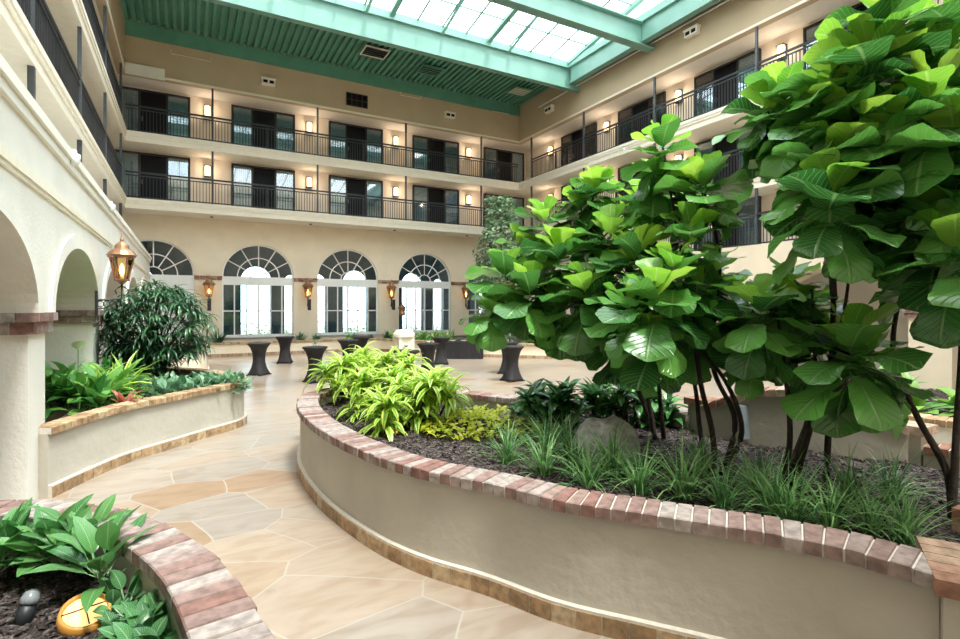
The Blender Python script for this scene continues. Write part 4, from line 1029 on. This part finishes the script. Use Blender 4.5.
for (x, y, nm, s, lab) in ((84, 622, 'well_light', .12, 'round amber garden lamp with orange ring among the prayer plants'), (392, 434, 'well_light', .07, 'small glowing orange ground lamp under the yellow-green plants')):
    z = .62 if x < 200 else SZ; p = G(x, y, z); e = empty(nm, (p.x, p.y, z), lab, 'garden lamp', rz=.6); e.rotation_euler = (.45, 0, .3)
    q = MB(); q.lathe([(s,0),(s*1.05,s*.4),(s,s*.75),(s*.86,s*.78),(s*.84,s*.6)], 24); q.build('ring', M['orange'], e, True)
    q = MB(); q.lathe([(s*.84,s*.3),(s*.84,s*.62),(s*.6,s*.80),(s*.3,s*.88),(.002,s*.9)], 24); q.build('lens', M['glow'], e, True)
    q = MB(); q.box(-s*.9, s*.9, -.003, .003, s*.88, s*.92); q.box(-.003, .003, -s*.9, s*.9, s*.88, s*.92); q.build('guard', M['bark'], e)
p = G(748, 442, SZ); e = empty('flood_light', (p.x, p.y, SZ), 'tilted grey box floodlight on a stake before the arched planter wall', 'floodlight', rz=-.5)
q = MB(); q.tube([(0,0,-.05),(0,0,.2)], .015, 6); q.build('stake', M['black'], e)
q = MB(); q.hexa([(-.11,-.07,.05),(.10,-.07,.05),(.12,.06,.05),(-.09,.06,.05),(-.16,-.06,.46),(.06,-.06,.46),(.08,.07,.46),(-.14,.07,.46)]); q.build('housing', M['plastic'], e)
# plants of the back planter
BPL = [(218,2.05,1.5,'spiky'),(303,1.0,1,'leafy'),(318,.9,1,'leafy'),(388,1.0,1,'leafy'),(350,.8,1,'leafy'),(462,1.1,1,'leafy'),(445,.9,1,'leafy')]
for i, (x, h_, k_, kd) in enumerate(((218,1.3,0,0),(300,.9,0,0),(316,.7,0,0),(387,.9,0,0),(352,.7,0,0),(370,.5,0,0))):
    p = on_back(x, 340, 28.2)
    clump('potted_plant', (p.x, 28.1, .58), M['bush' if i in (0,) else 'silver'], 'grey-green plant below the arched windows, %s from the left' % ['first','second','third','sixth','fourth','fifth'][i], 'plant', 60, h_*.62, .05, pf_strap, (.4,1.5), (.2,.9), 'window planter plants', spread=.14)
for i, (X, Y) in enumerate(((9.6,26.2),(10.5,24.9),(11.4,23.9),(12.3,22.6),(14.3,20.6),(15.4,19.6),(11.0,24.3),(15.0,20.3),(16.2,18.9))):
    clump('leafy_plant', (X, Y, .58), M['lily'] if i % 2 else M['hedge'], 'green plant in the bend of the back planter, %s' % ['at the bend','second along','beside the buffet','left of the variegated tree','right of the variegated tree','farther right','behind the buffet','between the far right shrubs','by the right arcade'][i], 'plant', 46, .55, .10, pf_lance, (.2,1.45), (.5,1.4), 'green plants in the bend of the back planter', spread=.25, petiole=.12)
# right planter plants
for i, (X, Y) in enumerate(((9.3,2.7),(9.2,3.7),(10.0,4.5),(9.9,3.2),(10.8,4.6),(9.6,1.8))):
    clump('leafy_plant', (X, Y, .8), M['hedge'], 'bright broad-leaved plant in the far right planter, %s' % ['front one','left one','rear one','middle one','rear right one','nearest the right edge'][i], 'plant', 26, .55, .2, pf_lance, (.2,1.45), (.6,1.4), 'broad-leaved plants at the far right', spread=.12, n=7, m=4, petiole=.15)
# hedge seen through the windows
b = MB()
for i in range(3500):
    b.leaf((random.uniform(-2,20), random.uniform(35.2,35.9), random.uniform(-.08,1.35)), random.random()*6.28, random.uniform(-.3,1), .22, .12, pf_lance, .5, n=2, m=2)
o = b.build('hedge', M['hedge'], smooth=True); tag(o, 'green clipped hedge outside seen through the arched windows', 'hedge', kind='stuff')

# ------------------------------------------------------------ cocktail tables, buffet, pedestal
def cocktail():
    e = empty('cocktail_table', (0,0,0), 'x', 'table', 'draped cocktail tables')
    q = MB(); mod = lambda a, z: 1+.16*(max(0, .3-z)/.3)*math.cos(4*a)
    q.lathe([(.34,.02),(.30,.10),(.25,.25),(.205,.45),(.20,.60),(.225,.78),(.28,.94),(.345,1.03),(.385,1.07),(.39,1.085)], 40, mod=mod); q.build('stretch_cover', M['fabric'], e, True)
    q = MB(); q.lathe([(.385,1.08),(.388,1.095),(.37,1.105)], 40); q.build('tabletop', M['fabric'], e)
    for k in range(4):
        a = k*PI/2; q = MB(); q.lathe([(.045,0),(.05,.02),(.03,.035)], 10, (.37*math.cos(a), .37*math.sin(a), 0)); q.build('foot', M['black'], e)
    return e
CT = [(259,None,18.2,'leftmost, in front of the first window'), (285,None,22.0,'second from the left, set farther back'), (315,None,16.5,'behind the tip of the central planter'), (348,None,19.8,'centre left with a small plant on it'), (361,None,21.9,'centre left, rearmost of its pair'), (406,None,15.2,'half hidden behind the yellow-green dracaenas'), (428,None,18.0,'in front of the buffet, nearer one'), (441,None,21.6,'in front of the buffet, farther one'), (512,None,16.8,'below the wide fig tree'), (508,None,18.6,'just behind the one below the wide fig')]
cp = cocktail()
tpos = []
for i, (x, _, Z, t) in enumerate(CT):
    L = (x-480)*Z/F; loc = (SY*Z+CY*L, CY*Z-SY*L, 0); rz = i*.5; lab = 'round cocktail table in stretch charcoal cover, %s' % t; tpos.append(loc)
    if i == 0: cp.location = loc; cp.rotation_euler = (0,0,rz); cp['label'] = lab
    else: dup(cp, loc, rz, lab)
for j, i in enumerate((2, 3, 5, 6)):
    x, y, _ = tpos[i]; e = empty('table_centrepiece', (x, y, 1.105), 'small green centrepiece on a cocktail table, %s' % ['behind the planter tip','centre left','behind the dracaenas','before the buffet'][j], 'centrepiece', 'table centrepieces')
    q = MB(); q.lathe([(.06,0),(.08,.09),(.07,.09)], 14); q.build('pot', M['pot'], e, True)
    b = MB()
    for k in range(26 if i == 3 else 14): b.leaf((0,0,.07), k*GA, random.uniform(.2,1.3), (.30 if i == 3 else .13), .05, pf_lance, .9, n=4, m=2)
    b.build('foliage', M['lily'], e, smooth=True)
p = P(464, 357, 24.0); e = empty('buffet_table', (p.x, p.y, 0), 'long buffet table under a dark floor-length cloth', 'table', rz=-.55)
q = MB(); k = 60
per = []
Wd, Dd = .85, .40
def rect(u):
    P4 = [(-Wd,-Dd),(Wd,-Dd),(Wd,Dd),(-Wd,Dd)]; s = u*4; i = int(s) % 4; f = s-int(s); a, c_ = P4[i], P4[(i+1) % 4]; return (a[0]+(c_[0]-a[0])*f, a[1]+(c_[1]-a[1])*f)
for zz, amp in ((0,.03),(.35,.02),(.72,.0),(.76,0)):
    for i in range(k):
        x, y = rect(i/k); f = 1+amp*math.cos(i*2.1); q.v.append((x*f, y*f*(1+amp), zz+.005))
for r_ in range(3):
    for i in range(k): q.f.append((r_*k+i, r_*k+(i+1) % k, (r_+1)*k+(i+1) % k, (r_+1)*k+i))
q.f.append(tuple(3*k+i for i in range(k))); q.build('tablecloth', M['fabric'], e)
for (dx, dy, s, t) in ((-.5,0,.14,'left'), (0,.05,.16,'middle'), (.5,-.05,.13,'right')):
    c, s_ = math.cos(-.55), math.sin(-.55); o = MB(); o.lathe([(s*.4,0),(s,.05),(s*.95,.055),(s*.3,.02)], 18); o = o.build('serving_dish', M['food'], loc=(p.x+dx*c-dy*s_, p.y+dx*s_+dy*c, .766)); tag(o, 'pale round dish at the %s of the buffet table' % t, 'dish', 'buffet dishes')
p = P(404, 340, 20.6); e = empty('stone_pedestal', (p.x, p.y, 0), 'stout cream stone pedestal with moulded cap in the middle distance', 'pedestal')
q = MB(); q.lathe([(.50,0),(.50,.12),(.44,.16),(.44,1.1),(.48,1.16)], 4, ); o = q.build('shaft', M['trim'], e); o.rotation_euler = (0,0,PI/4)
q = MB(); q.lathe([(.38,1.16),(.42,1.19),(.42,1.30),(.36,1.36),(.33,1.44),(.05,1.47)], 24); q.build('cap', M['trim'], e)
p = on_back(402, 316, 27.9); e = empty('garden_lantern', (p.x, 27.9, .58), 'copper pagoda lantern on a slim post before the fourth arched window', 'lantern')
q = MB(); q.tube([(0,0,-.05),(0,0,1.3)], .02, 8); q.build('post', M['black'], e)
q = MB(); q.lathe([(.05,1.25),(.17,1.3),(.19,1.34),(.16,1.5),(.19,1.66),(.26,1.68),(.12,1.80),(.10,1.86),(.03,1.9),(.04,1.95),(.005,2.0)], 12); q.build('lantern_head', M['copper'], e)
